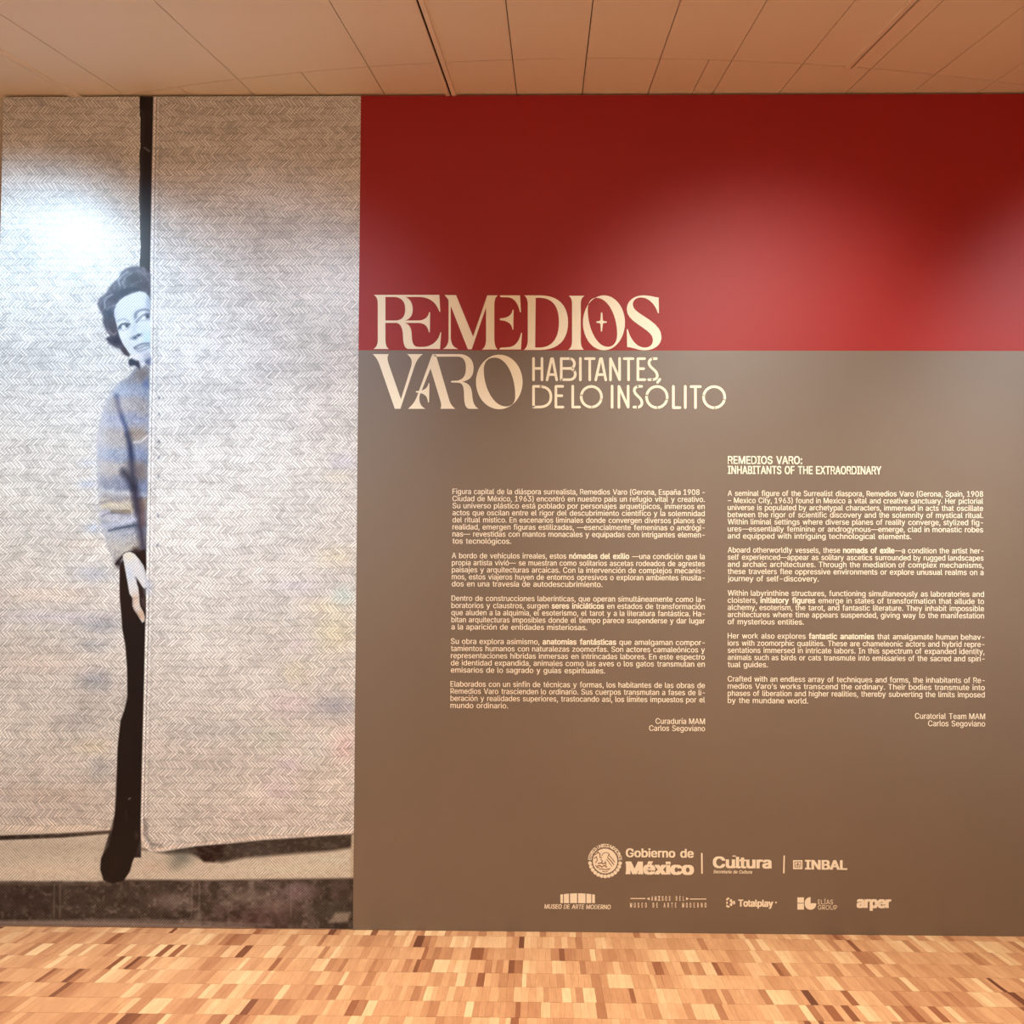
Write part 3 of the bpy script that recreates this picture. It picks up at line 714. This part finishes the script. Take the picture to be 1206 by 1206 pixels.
def ring(conv, cx, cy, rx, ry, inner, ox, oy, n=96):
    """letter O: elliptical outside, leaning counter; quads between the two outlines along rays from (ox, oy)"""
    pin = path_mesh_pts(inner, lambda x, y: (x, y), 14)[0]
    v = Vinyl(); A = []
    for i in range(n):
        a = 2*pi*i/n; dx, dy = cos(a), sin(a)
        qa = (dx/rx)**2+(dy/ry)**2; qb = 2*((ox-cx)*dx/rx**2+(oy-cy)*dy/ry**2); qc = ((ox-cx)/rx)**2+((oy-cy)/ry)**2-1
        t = (-qb+sqrt(qb*qb-4*qa*qc))/(2*qa)
        best = 1.0
        for (x0, y0), (x1, y1) in zip(pin, pin[1:]+pin[:1]):
            det = dx*(y0-y1)-dy*(x0-x1)
            if abs(det) < 1e-9: continue
            u_ = ((x0-ox)*(y0-y1)-(y0-oy)*(x0-x1))/det; w_ = (dx*(y0-oy)-dy*(x0-ox))/det
            if u_ > 0 and -1e-6 <= w_ <= 1+1e-6: best = max(best, u_)
        A.append((conv(ox+dx*best, oy+dy*best), conv(ox+dx*t, oy+dy*t)))
    pts = [p for q in A for p in q]
    v.add(pts, [(2*i, 2*i+1, (2*i+3) % (2*n), (2*i+2) % (2*n)) for i in range(n)])
    return v
def ell(cx, cy, rx, ry):
    k = .5523
    return f"M{cx-rx} {cy} C {cx-rx} {cy-ry*k} {cx-rx*k} {cy-ry} {cx} {cy-ry} C {cx+rx*k} {cy-ry} {cx+rx} {cy-ry*k} {cx+rx} {cy} C {cx+rx} {cy+ry*k} {cx+rx*k} {cy+ry} {cx} {cy+ry} C {cx-rx*k} {cy+ry} {cx-rx} {cy+ry*k} {cx-rx} {cy} Z"

title = empty('title_lettering', (W(440, 482)[0], 0, W(440, 482)[1]))
tag(title, 'large cream serif title lettering crossing the red and taupe seam', 'lettering')
def letter(lab, conv, *ds):
    v = Vinyl()
    for d in ds: v.paths(conv, d)
    tag(v.build('letter', M['cream'], title), lab)
letter('capital R tied to the next E', K6,
  'M65 78 L160 78 L152 94 L152 400 C 152 450 160 470 178 483 L60 483 C 85 470 95 450 95 410 L95 150 C 95 110 85 90 65 78 Z',
  'M150 78 L230 78 C 320 80 356 125 356 185 C 356 235 335 262 292 272 L292 288 L150 288 Z M152 94 L210 94 C 275 94 300 130 300 185 C 300 235 280 270 225 270 L152 270 Z',
  'M225 286 C 270 290 280 330 283 380 C 286 440 290 483 330 483 L400 483 L400 467 C 365 467 352 440 350 400 C 347 340 345 300 292 286 Z')
letter('capital E tied to the R', K6,
  'M220 78 L555 78 L562 205 L556 205 C 530 130 480 95 400 94 L300 94 C 285 88 260 84 220 84 Z',
  'M290 270 L400 270 C 445 268 472 245 478 208 L486 208 L484 357 L476 357 C 470 310 440 290 400 288 L290 288 Z',
  'M330 483 L560 483 L569 358 L563 358 C 550 420 500 467 430 467 L380 467 L330 475 Z')
letter('capital M sharing its stem with an E', K6,
  'M640 150 L640 400 C 645 450 660 470 697 483 L580 483 C 610 470 622 445 624 400 L624 130 C 622 105 612 92 595 80 L630 80 Z',
  'M595 80 L680 80 L812 402 L797 485 L768 485 L636 150 L620 110 Z',
  'M778 485 L797 485 L908 160 L909 92 L914 82 L804 400 Z',
  'M912 82 L993 82 C 975 95 968 110 966 150 L966 410 C 968 450 975 473 992 487 L872 487 C 895 475 902 450 904 410 L904 110 Z')
letter('stemless capital E beside the M', K6,
  'M1008 82 L1158 82 L1165 208 L1158 208 C 1140 130 1110 98 1060 96 L1022 96 C 1012 96 1008 92 1008 82 Z',
  'M1008 253 C 1060 252 1095 235 1103 190 L1110 190 L1108 338 L1102 338 C 1096 290 1060 270 1008 268 Z',
  'M1003 487 L1165 487 L1173 362 L1166 362 C 1150 430 1120 470 1060 470 L1020 472 C 1008 474 1003 480 1003 487 Z')
letter('capital D', K7, 'M110 82 L230 82 C 370 82 438 160 438 285 C 438 420 360 490 230 490 L105 490 C 128 478 137 450 137 410 L137 150 C 137 115 128 95 110 82 Z M196 100 L230 100 C 330 105 370 170 370 285 C 370 400 320 472 225 472 L192 472 Z')
letter('capital I', K7, 'M443 85 L562 85 C 540 98 533 115 533 150 L533 410 C 533 455 540 475 557 488 L440 488 C 460 475 468 455 468 410 L468 150 C 468 115 460 98 443 85 Z')
v = ring(K7, 706, 287, 157, 205, 'M650 100 C 740 100 805 240 805 370 C 805 430 780 467 735 467 C 650 467 585 320 585 190 C 585 130 610 100 650 100 Z', 695, 285)
tag(v.build('letter', M['cream'], title), 'capital O around a small cross')
letter('small four pointed cross inside the O', K7,
  'M684 210 L694 210 L698 266 C 700 272 705 275 728 277 L728 287 C 705 288 700 290 698 296 L692 352 L683 352 L680 296 C 678 290 672 288 650 287 L650 277 C 672 275 678 272 680 266 Z')
letter('capital S', K7, 'M1115 98 L1117 215 L1110 215 C 1090 150 1040 98 985 98 C 945 98 920 120 922 155 C 925 225 1136 270 1136 392 C 1136 455 1080 492 1010 492 C 960 492 920 470 880 468 L877 335 L884 335 C 905 410 950 472 1010 472 C 1050 472 1074 450 1072 410 C 1068 330 880 290 877 190 C 875 125 930 82 1000 82 C 1050 82 1080 95 1115 98 Z')
letter('capital V', K6, 'M57 521 L178 521 C 164 535 164 560 180 605 L268 858 L345 610 C 355 570 345 545 313 521 L432 521 C 400 545 385 570 370 610 L264 930 L222 930 L115 620 C 100 575 85 545 57 521 Z')
letter('capital A with a small star for its bar', K6, 'M505 521 L530 530 L540 560 L625 850 C 635 890 650 912 675 930 L562 930 C 572 915 570 895 560 860 L487 622 Z',
  'M497 535 L505 521 L518 521 L492 622 L408 830 C 400 880 415 912 452 930 L320 930 C 350 905 370 880 385 845 Z',
  'M380 797 C 430 797 465 785 474 738 L481 738 L478 883 L470 883 C 466 830 440 812 380 808 Z')
letter('capital R hanging from the apex of the A', K6, 'M505 521 L700 521 C 770 521 811 560 811 625 C 811 680 790 715 727 727 C 785 740 798 775 801 830 C 805 885 820 915 850 930 L785 930 C 755 930 745 905 741 860 C 736 800 745 740 700 735 L643 733 L643 721 L690 719 C 735 710 753 680 753 625 C 753 570 735 541 690 540 L525 540 Z')
v = ring(K6, 1003, 729, 174, 204, 'M968 547 C 1060 547 1122 690 1122 830 C 1122 885 1100 912 1050 912 C 960 912 887 770 887 640 C 887 580 915 547 968 547 Z', 1004, 730)
tag(v.build('letter', M['cream'], title), 'last capital O')

subt = empty('subtitle_lettering', (W(627, 481)[0], 0, W(627, 481)[1]))
tag(subt, 'cream thin rounded capitals in two lines right of the big title', 'lettering')
def mono(lab, *strokes, wd=3.15/PXM):
    v = Vinyl()
    for s_ in strokes:
        if isinstance(s_, str): v.stroke(path_mesh_pts(s_+' Z', K7, 8, False)[0], wd)
        else: v.stroke([K7(s_[i], s_[i+1]) for i in range(0, len(s_), 2)], wd)
    v.build('letter', M['cream'], subt)
mono('H', (180, 553, 180, 714), (243, 553, 243, 714), (180, 628, 243, 628))
mono('A', (281, 714, 314, 555, 323, 555, 353, 714), (292, 674, 345, 674))
mono('B', 'M387 555 L450 555 C 495 555 500 628 450 628 L387 628', 'M387 553 L387 712 L450 712 C 508 712 505 628 450 628')
mono('I', (530, 553, 530, 714)); mono('T', (567, 555, 634, 555), (600, 555, 600, 714))
mono('A', (645, 714, 680, 555, 689, 555, 720, 714), (658, 674, 708, 674)); mono('N', (755, 714, 755, 555, 823, 712, 823, 553)); mono('T', (857, 555, 924, 555), (890, 555, 890, 714))
mono('E', (1010, 555, 960, 555, 960, 712, 1012, 712), (960, 630, 1004, 630))
mono('S', 'M1098 555 L1078 555 C 1035 555 1035 600 1060 620 L1090 648 C 1118 680 1105 712 1070 712 L1040 712')
mono('accent', (1124, 709, 1107, 732))
mono('D', 'M180 762 L215 762 C 280 762 310 790 310 840 C 310 890 280 917 215 917 L180 917 L180 762')
mono('E', (398, 762, 347, 762, 347, 917, 400, 917), (347, 832, 392, 832)); mono('L', (473, 760, 473, 917, 524, 917))
mono('O', ell(612, 840, 76, 77)[:-2]); mono('I', (767, 760, 767, 919)); mono('N', (818, 919, 818, 762, 887, 917, 887, 760))
mono('S', 'M988 762 L968 762 C 925 762 925 805 950 825 L975 850 C 1002 880 990 917 960 917 L930 917')
mono('O', ell(1102, 842, 77, 79)[:-2]); mono('L', (1225, 762, 1225, 921, 1274, 921)); mono('I', (1314, 762, 1314, 921)); mono('T', (1357, 764, 1427, 764), (1390, 764, 1390, 921)); mono('O', ell(1530, 843, 79, 79)[:-2])

# text from the built-in font, word by word
_tc = {}
SANS = None
try:                                        # the plain sans that ships inside Blender; the built-in font otherwise
    import os
    _p = os.path.join(bpy.utils.system_resource('DATAFILES'), 'fonts', 'Inter.woff2')
    if os.path.exists(_p): SANS = bpy.data.fonts.load(_p)
except Exception: SANS = None
def word(txt, bold=0.0):
    k = (txt, bold)
    if k not in _tc:
        cu = bpy.data.curves.new('word', 'FONT'); cu.body = txt; cu.size = 1
        if SANS: cu.font = SANS
        cu.resolution_u = 3; cu.fill_mode = 'BOTH'
        o = bpy.data.objects.new('word', cu); me = bpy.data.meshes.new_from_object(o)
        v = [(q.co[0], q.co[1]) for q in me.vertices]; f = [tuple(p.vertices) for p in me.polygons]
        x0 = min(q[0] for q in v); x1 = max(q[0] for q in v)
        if bold > 0:
            sh = [(-bold, 0), (bold, 0)] if bold < .02 else [(-bold, -bold*.5), (bold, -bold*.5), (-bold, bold*.5), (bold, bold*.5), (0, 0)]
            v2, f2 = [], []
            for i_, (dx, dy) in enumerate(sh):
                n0 = len(v2); v2 += [(a+dx, c+dy, i_*2e-5) for a, c in v]; f2 += [tuple(n0+i for i in q) for q in f]
            v, f = v2, f2; x0 -= bold; x1 += bold
        _tc[k] = ([(q[0]-x0, q[1], q[2] if len(q) > 2 else 0) for q in v], f, x1-x0)
        bpy.data.objects.remove(o); bpy.data.curves.remove(cu); bpy.data.meshes.remove(me)
    return _tc[k]
CAPH = max(q[1] for q in word('H')[0])
def text_line(txt, x0, x1, yb, cap, parent, bold=.010, mat='logo', name='text_line', fit=True, justify=True, lab=None, slant=0.0, heavy=.024):
    """x0, x1, yb, cap in photo pixels; parts of the line between ** are bold"""
    X0, Z0 = W(x0, yb); X1_, _ = W(x1, yb); s = cap/PXM/CAPH
    toks = []; hv = False                   # (letters, weight, space before)
    for wd in txt.split(' '):
        for i, piece in enumerate(wd.split('**')):
            if i: hv = not hv
            if piece: toks.append((piece, heavy if hv else bold, bool(toks) and (i == 0 or not wd.split('**')[0])))
    ws = [word(a, b_) for a, b_, _ in toks]
    TH = .05; gaps = sum(1 for q in toks if q[2]); glue = len(toks)-1-gaps
    nat = sum(q[2] for q in ws)+glue*TH
    if fit:
        sx = (X1_-X0)/((nat+gaps*.30)*s)
        if justify: sx = min(sx, JX) if sx > JX else sx
        gap = ((X1_-X0)-nat*s*sx)/gaps if gaps else 0
    else: sx = JX; gap = .30*s*sx
    v = Vinyl(); x = X0
    for i, (wv_, f, wd) in enumerate(ws):
        if i: x += gap if toks[i][2] else TH*s*sx
        v.add([(a*s*sx+x+c*s*slant, c*s+Z0, l_) for a, c, l_ in wv_], f); x += wd*s*sx
    o = v.build(name, M[mat], parent)
    if lab: tag(o, lab)
    return o
JX = .97
def paragraph(root, lines, y0, pitch, x0, x1, last=False):
    par = None
    for i, ln in enumerate(lines):
        if i == 0:
            X, Z = W(x0, y0); par = text_line(ln, x0, x1, y0, 6.4, root, name='paragraph')
            continue
        fin = i == len(lines)-1
        text_line(ln, x0, x1, y0+pitch*i, 6.4, par, fit=not fin, name='text_line')
def block(label, group=None): pass
es = empty('text_block', (W(530, 861)[0], 0, W(530, 861)[1]))
tag(es, 'left column of small pale wall text in Spanish, five justified paragraphs', 'wall text')
paragraph(es, ['Figura capital de la diáspora surrealista, Remedios Varo (Gerona, España 1908 -', 'Ciudad de México, 1963) encontró en nuestro país un refugio vital y creativo.', 'Su universo plástico está poblado por personajes arquetípicos, inmersos en',
  'actos que oscilan entre el rigor del descubrimiento científico y la solemnidad', 'del ritual místico. En escenarios liminales donde convergen diversos planos de', 'realidad, emergen figuras estilizadas, —esencialmente femeninas o andrógi-', 'nas— revestidas con mantos monacales y equipadas con intrigantes elemen-', 'tos tecnológicos.'], 581.9, 8.33, 532.9, 830)
paragraph(es, ['A bordo de vehículos irreales, estos **nómadas del exilio** —una condición que la', 'propia artista vivió— se muestran como solitarios ascetas rodeados de agrestes', 'paisajes y arquitecturas arcaicas. Con la intervención de complejos mecanis-', 'mos, estos viajeros huyen de entornos opresivos o exploran ambientes inusita-', 'dos en una travesía de autodescubrimiento.'], 657.4, 8.3, 532.1, 830)
paragraph(es, ['Dentro de construcciones laberínticas, que operan simultáneamente como la-', 'boratorios y claustros, surgen **seres iniciáticos** en estados de transformación', 'que aluden a la alquimia, el esoterismo, el tarot y a la literatura fantástica. Ha-', 'bitan arquitecturas imposibles donde el tiempo parece suspenderse y dar lugar', 'a la aparición de entidades misteriosas.'], 707.6, 8.42, 531.6, 830.1)
paragraph(es, ['Su obra explora asimismo, **anatomías fantásticas** que amalgaman compor-', 'tamientos humanos con naturalezas zoomorfas. Son actores camaleónicos y', 'representaciones híbridas inmersas en intrincadas labores. En este espectro', 'de identidad expandida, animales como las aves o los gatos transmutan en', 'emisarios de lo sagrado y guías espirituales.'], 758.3, 8.44, 531.0, 830.1)
paragraph(es, ['Elaborados con un sinfín de técnicas y formas, los habitantes de las obras de', 'Remedios Varo trascienden lo ordinario. Sus cuerpos transmutan a fases de li-', 'beración y realidades superiores, trastocando así, los límites impuestos por el', 'mundo ordinario.'], 808.6, 8.4, 530.5, 830.2)
text_line('Curaduría MAM', 772, 830.3, 852.4, 6.5, es, name='credit_line'); text_line('Carlos Segoviano', 764.5, 830.3, 860.7, 6.5, es, name='credit_line')
en = empty('text_block', (W(857, 856)[0], 0, W(857, 856)[1]))
tag(en, 'right column of small pale wall text in English under a two line heading', 'wall text')
paragraph(en, ['A seminal figure of the Surrealist diaspora, Remedios Varo (Gerona, Spain, 1908', '– Mexico City, 1963) found in Mexico a vital and creative sanctuary. Her pictorial', 'universe is populated by archetypal characters, immersed in acts that oscillate', 'between the rigor of scientific discovery and the solemnity of mystical ritual.',
  'Within liminal settings where diverse planes of reality converge, stylized fig-', 'ures—essentially feminine or androgynous—emerge, clad in monastic robes', 'and equipped with intriguing technological elements.'], 584.0, 8.37, 857, 1157.8)
paragraph(en, ['Aboard otherworldly vessels, these **nomads of exile**—a condition the artist her-', 'self experienced—appear as solitary ascetics surrounded by rugged landscapes', 'and archaic architectures. Through the mediation of complex mechanisms,', 'these travelers flee oppressive environments or explore unusual realms on a', 'journey of self-discovery.'], 650.7, 8.42, 857, 1158.3)
paragraph(en, ['Within labyrinthine structures, functioning simultaneously as laboratories and', 'cloisters, **initiatory figures** emerge in states of transformation that allude to', 'alchemy, esoterism, the tarot, and fantastic literature. They inhabit impossible', 'architectures where time appears suspended, giving way to the manifestation', 'of mysterious entities.'], 701.5, 8.43, 857, 1158.9)
paragraph(en, ['Her work also explores **fantastic anatomies** that amalgamate human behav-', 'iors with zoomorphic qualities. These are chameleonic actors and hybrid repre-', 'sentations immersed in intricate labors. In this spectrum of expanded identity,', 'animals such as birds or cats transmute into emissaries of the sacred and spiri-', 'tual guides.'], 751.9, 8.44, 857, 1159.3)
paragraph(en, ['Crafted with an endless array of techniques and forms, the inhabitants of Re-', 'medios Varo’s works transcend the ordinary. Their bodies transmute into', 'phases of liberation and higher realities, thereby subverting the limits imposed', 'by the mundane world.'], 802.6, 8.45, 857, 1159.7)
text_line('Curatorial Team MAM', 1077.5, 1160.2, 846.5, 6.6, en, name='credit_line'); text_line('Carlos Segoviano', 1093, 1160.2, 855.2, 6.6, en, name='credit_line')
JX = 2.0
text_line('REMEDIOS VARO:', 857.2, 944.7, 546.2, 9.0, en, bold=.02, mat='cream', name='heading_line'); text_line('INHABITANTS OF THE EXTRAORDINARY', 857, 1038, 558, 9.2, en, bold=.02, mat='cream', name='heading_line')

# ------------------------------------------------------------------ logos
def logo(name, label, px, py):
    x, z = W(px, py); return tag(empty(name, (x, 0, z)), label, 'logo')
# government seal
cx, cz = W(712.6, 1014.0); u = 1/PXM
sealo = logo('seal_emblem', 'round pale eagle seal at the left of the upper logo row', 712.6, 1034)
v = Vinyl(); v.disc((cx, cz), 14.3*u, 40); v.build('disc', M['logo'], sealo)
v = Vinyl()
for i in range(13):                                           # laurel and oak wreath, lower half
    a = radians(188+i*164/12); r = 17.7*u
    v.disc((cx+r*cos(a), cz+r*sin(a)), 2.2*u, 8)
    a2 = a+radians(6); v.poly([(cx+15.6*u*cos(a2), cz+15.6*u*sin(a2)), (cx+19.6*u*cos(a2), cz+19.6*u*sin(a2)), (cx+19.3*u*cos(a), cz+19.3*u*sin(a)), (cx+15.8*u*cos(a), cz+15.8*u*sin(a))])
v.build('wreath', M['logo'], sealo)
v = Vinyl(); txt = 'ESTADOS UNIDOS MEXICANOS'; n = len(txt)
for i, ch in enumerate(txt):
    if ch == ' ': continue
    a = radians(172-i*164/(n-1)); wv_, f, wd = word(ch, .02); s = 3.9*u/CAPH
    def pl(x, y, a=a, s=s, wd=wd):
        lx = (x-wd/2)*s; r = 15.9*u+y*s
        return cx+r*cos(a)+lx*sin(a), cz+r*sin(a)-lx*cos(a)
    v.add(wv_, f, pl)
v.build('ring_lettering', M['logo'], sealo)
v = Vinyl(.0004)
Q = lambda *f: [(cx+f[i]*u, cz+f[i+1]*u) for i in range(0, len(f), 2)]
for pts, wd in ((Q(-12, 7, -9, 9, -8, 11), .9), (Q(-9, 10, -6, 8.5, -6, 5), 1.0), (Q(-13, 3, -10, 5, -9, 1, -11, -2), .9), (Q(-4, 6, -2, 9, 2, 10, 5, 8, 3, 5), .7), (Q(4, 7, 8, 3, 11, -1), .9), (Q(3, 4, 7, 0, 10, -4), 1.1), (Q(2, 2, 5, -2, 8, -6), .8),
                (Q(-8, -3, -5, -2, -2, -3, 1, -2), 1.1), (Q(-9, -6, -6, -5, -4, -7, -1, -5, 2, -7), 1.1), (Q(-7, -9, -3, -9, 0, -10, 4, -9), .9), (Q(-5, 2, -3, 0, -4, -2), .9), (Q(0, 0, 1, -4, 0, -6), .7), (Q(-3, -11.5, 0, -12.5, 3, -11.5), .7), (Q(6, -8, 4, -10), .8), (Q(-11, -5, -9, -8, -7, -7), .8), (Q(-6, 4, -4, 4), 1.0)):
    v.stroke(pts, wd*u)
v.build('eagle_drawing', M['detail'], sealo)
def logo_text(nm, lab, items, px, py, extra=None):
    o = logo(nm, lab, px, py)
    for it in items: text_line(it[0], it[1], it[2], it[3], it[4], o, bold=it[5] if len(it) > 5 else .02, name='lettering', slant=it[6] if len(it) > 6 else 0, mat='logo')
    return o
def slabs(o, boxes):
    for x0, x1, y, h in boxes:
        v = Vinyl(.0001); v.poly([W(x0, y+h), W(x1, y+h), W(x1, y), W(x0, y)]); v.build('serif', M['logo'], o)
g = logo_text('government_logo', 'two line pale bold slab lettering right of the round seal', [('Gobierno de', 737, 817, 1009.2, 9.6, .028), ('México', 737.2, 817.3, 1029, 13.6, .045)], 737, 1029)
slabs(g, [(736.6, 742.6, 1027.4, 1.8), (751, 757.6, 1027.4, 1.8), (736.6, 741, 1015, 1.8), (752.5, 757, 1015, 1.8)])
o = logo('divider', 'thin upright pale line right of the two line slab lettering', 826.5, 1029); v = Vinyl(); v.poly([W(825.8, 1029), W(827.6, 1029), W(827.4, 1004.5), W(825.6, 1004.5)]); v.build('rule', M['logo'], o)
g = logo_text('culture_logo', 'pale slab word with a tiny line beneath, between the two upright lines', [('Cultura', 839.5, 908.7, 1021.8, 12.4, .035), ('Secretaría de Cultura', 840, 885.5, 1028.3, 3.6, .02, .15)], 839, 1029)
slabs(g, [(865.5, 870, 1020.4, 1.4), (862.6, 866.5, 1007.5, 1.3)])
o = logo('divider', 'thin upright pinkish line left of the square emblem', 923, 1028.5); v = Vinyl(); v.poly([W(922.2, 1028.5), W(923.9, 1028.5), W(924.3, 1007.5), W(922.8, 1007.5)]); v.build('rule', M['logo'], o)
g = logo_text('institute_logo', 'pale capitals beside a small framed square at the right of the upper row', [('INBAL', 948, 997.8, 1023.6, 10.3, .035)], 934, 1024)
v = Vinyl(); v.poly([W(934.0, 1023.6), W(945, 1023.6), W(945, 1013), W(934.0, 1013)]); v.build('square', M['logo'], g)
v = Vinyl(.0004)
for a in ((936, 1021.5, 936, 1015, 943, 1015, 943, 1021.5), (937.5, 1019, 939.5, 1016.5, 941.5, 1019), (939.5, 1017, 939.5, 1022), (937.8, 1022, 937.8, 1020), (941.2, 1022, 941.2, 1020)): v.stroke([W(a[i], a[i+1]) for i in range(0, len(a), 2)], .8*u)
v.build('square_drawing', M['detail'], g)
g = logo_text('museum_logo', 'barrel shaped block emblem over a line of capitals at lower left of the logos', [('MUSEO DE ARTE MODERNO', 641, 719, 1070, 5.0, .02, .12)], 660, 1070)
v = Vinyl()
def ktop(x): return 1053.6-1.6*(1-((x-680)/20.5)**2)
for a, c in ((660, 663), (664, 670), (671.3, 679.6), (680.8, 689.5), (690.6, 696.4), (697.4, 700.6)):
    n = 5; top = [W(a+(c-a)*i/n, ktop(a+(c-a)*i/n)) for i in range(n+1)]
    v.poly([W(a, 1063.6), W(c, 1063.6)]+top[::-1])
v.build('block', M['logo'], g)
g = logo_text('friends_logo', 'narrow pale capitals flanked by thin arrow lines in the lower row', [('A M I G O S  D E L'.replace('  ', ' '), 766.5, 807.5, 1060.3, 5.2, .012), ('M U S E O . D E . A R T E . M O D E R N O'.replace(' . ', '  ').replace('  ', ' '), 742.5, 831.8, 1068.6, 5.6, .012)], 742, 1069) if False else logo('friends_logo', 'narrow pale capitals flanked by thin arrow lines in the lower row', 742, 1069)
def spaced(txt, x0, x1, yb, cap, parent, wpx=2.6, bold=.03):
    n = len(txt); v = Vinyl(); s = cap/PXM/CAPH
    for i, ch in enumerate(txt):
        if ch == ' ': continue
        xc = x0+(x1-x0)*(i+.5)/n; X, Z = W(xc, yb); wv_, f, wd = word(ch, bold)
        k = wpx*u/(.65) if ch not in 'I' else s
        v.add([((a-wd/2)*k+X, c*s+Z, l_) for a, c, l_ in wv_], f)
    v.build('lettering', M['logo'], parent)
spaced('AMIGOS DEL', 766, 807, 1060.6, 5.0, g); spaced('MUSEO DE ARTE MODERNO', 741, 833, 1068.6, 5.2, g)
for a in ((742.5, 1058.2, 760, 1058.2), (812.5, 1058.8, 831.8, 1058.8)):
    v = Vinyl(); v.poly([W(a[0], a[1]+.5), W(a[2], a[3]+.5), W(a[2], a[3]-.6), W(a[0], a[1]-.6)]); v.build('arrow_line', M['logo'], g)
for s_, xa in ((1, 761.5), (-1, 811.5)):
    v = Vinyl(); v.poly([W(xa, 1058.4), W(xa+s_*3.6, 1060.2), W(xa+s_*3.6, 1056.6)]); v.build('arrow_tip', M['logo'], g)
g = logo_text('play_logo', 'pale lettering with a dashed play triangle in the middle of the lower row', [('Totalplay', 869.3, 910.6, 1067.4, 7.6, .04)], 855, 1069)
v = Vinyl()
for i in range(3):
    for (a, c) in ((0, 1), (1, 2), (2, 0)):
        pass
tri = [(856.2, 1057.2), (866.2, 1063.0), (856.2, 1068.8)]
for a, c in ((0, 1), (1, 2), (2, 0)):
    for k in range(3):
        t0, t1 = k/3+.05, (k+1)/3-.07
        p = [(tri[a][0]+(tri[c][0]-tri[a][0])*t, tri[a][1]+(tri[c][1]-tri[a][1])*t) for t in (t0, t1)]
        v.stroke([W(*p[0]), W(*p[1])], 1.7*u, caps=False)
v.stroke([W(860, 1061), W(862.6, 1063), W(860, 1065)], 1.5*u)
v.build('triangle', M['logo'], g); v = Vinyl(); v.disc(W(913.8, 1062.8), 1.1*u, 10); v.build('dot', M['logo'], g)
g = logo_text('group_logo', 'pale square and curved block emblem with two short lines of thin capitals', [('ELÍAS', 963.3, 981, 1064.8, 5.2, .0), ('GROUP', 963.3, 986, 1071.2, 5.2, .0)], 939, 1072)
v = Vinyl(); v.poly([W(939, 1063.3), W(946.8, 1063.3), W(946.8, 1056.8), W(939, 1056.8)]); v.poly([W(939, 1071.2), W(946.8, 1071.2), W(946.8, 1064), W(939, 1064)]); v.build('square', M['logo'], g)
v = Vinyl(); v.paths(lambda x, y: W(840+x/5.482, 1040+y/5.482), 'M628 90 L628 130 L665 130 C 665 160 645 172 630 172 C 605 172 590 155 590 130 C 590 105 605 92 628 90 Z'); v.build('curved_block', M['logo'], g)
logo_text('chair_maker_logo', 'pale rounded lowercase word at the right end of the lower row', [('arper', 1008.8, 1049.6, 1068.6, 12.0, .05)], 1009, 1072)
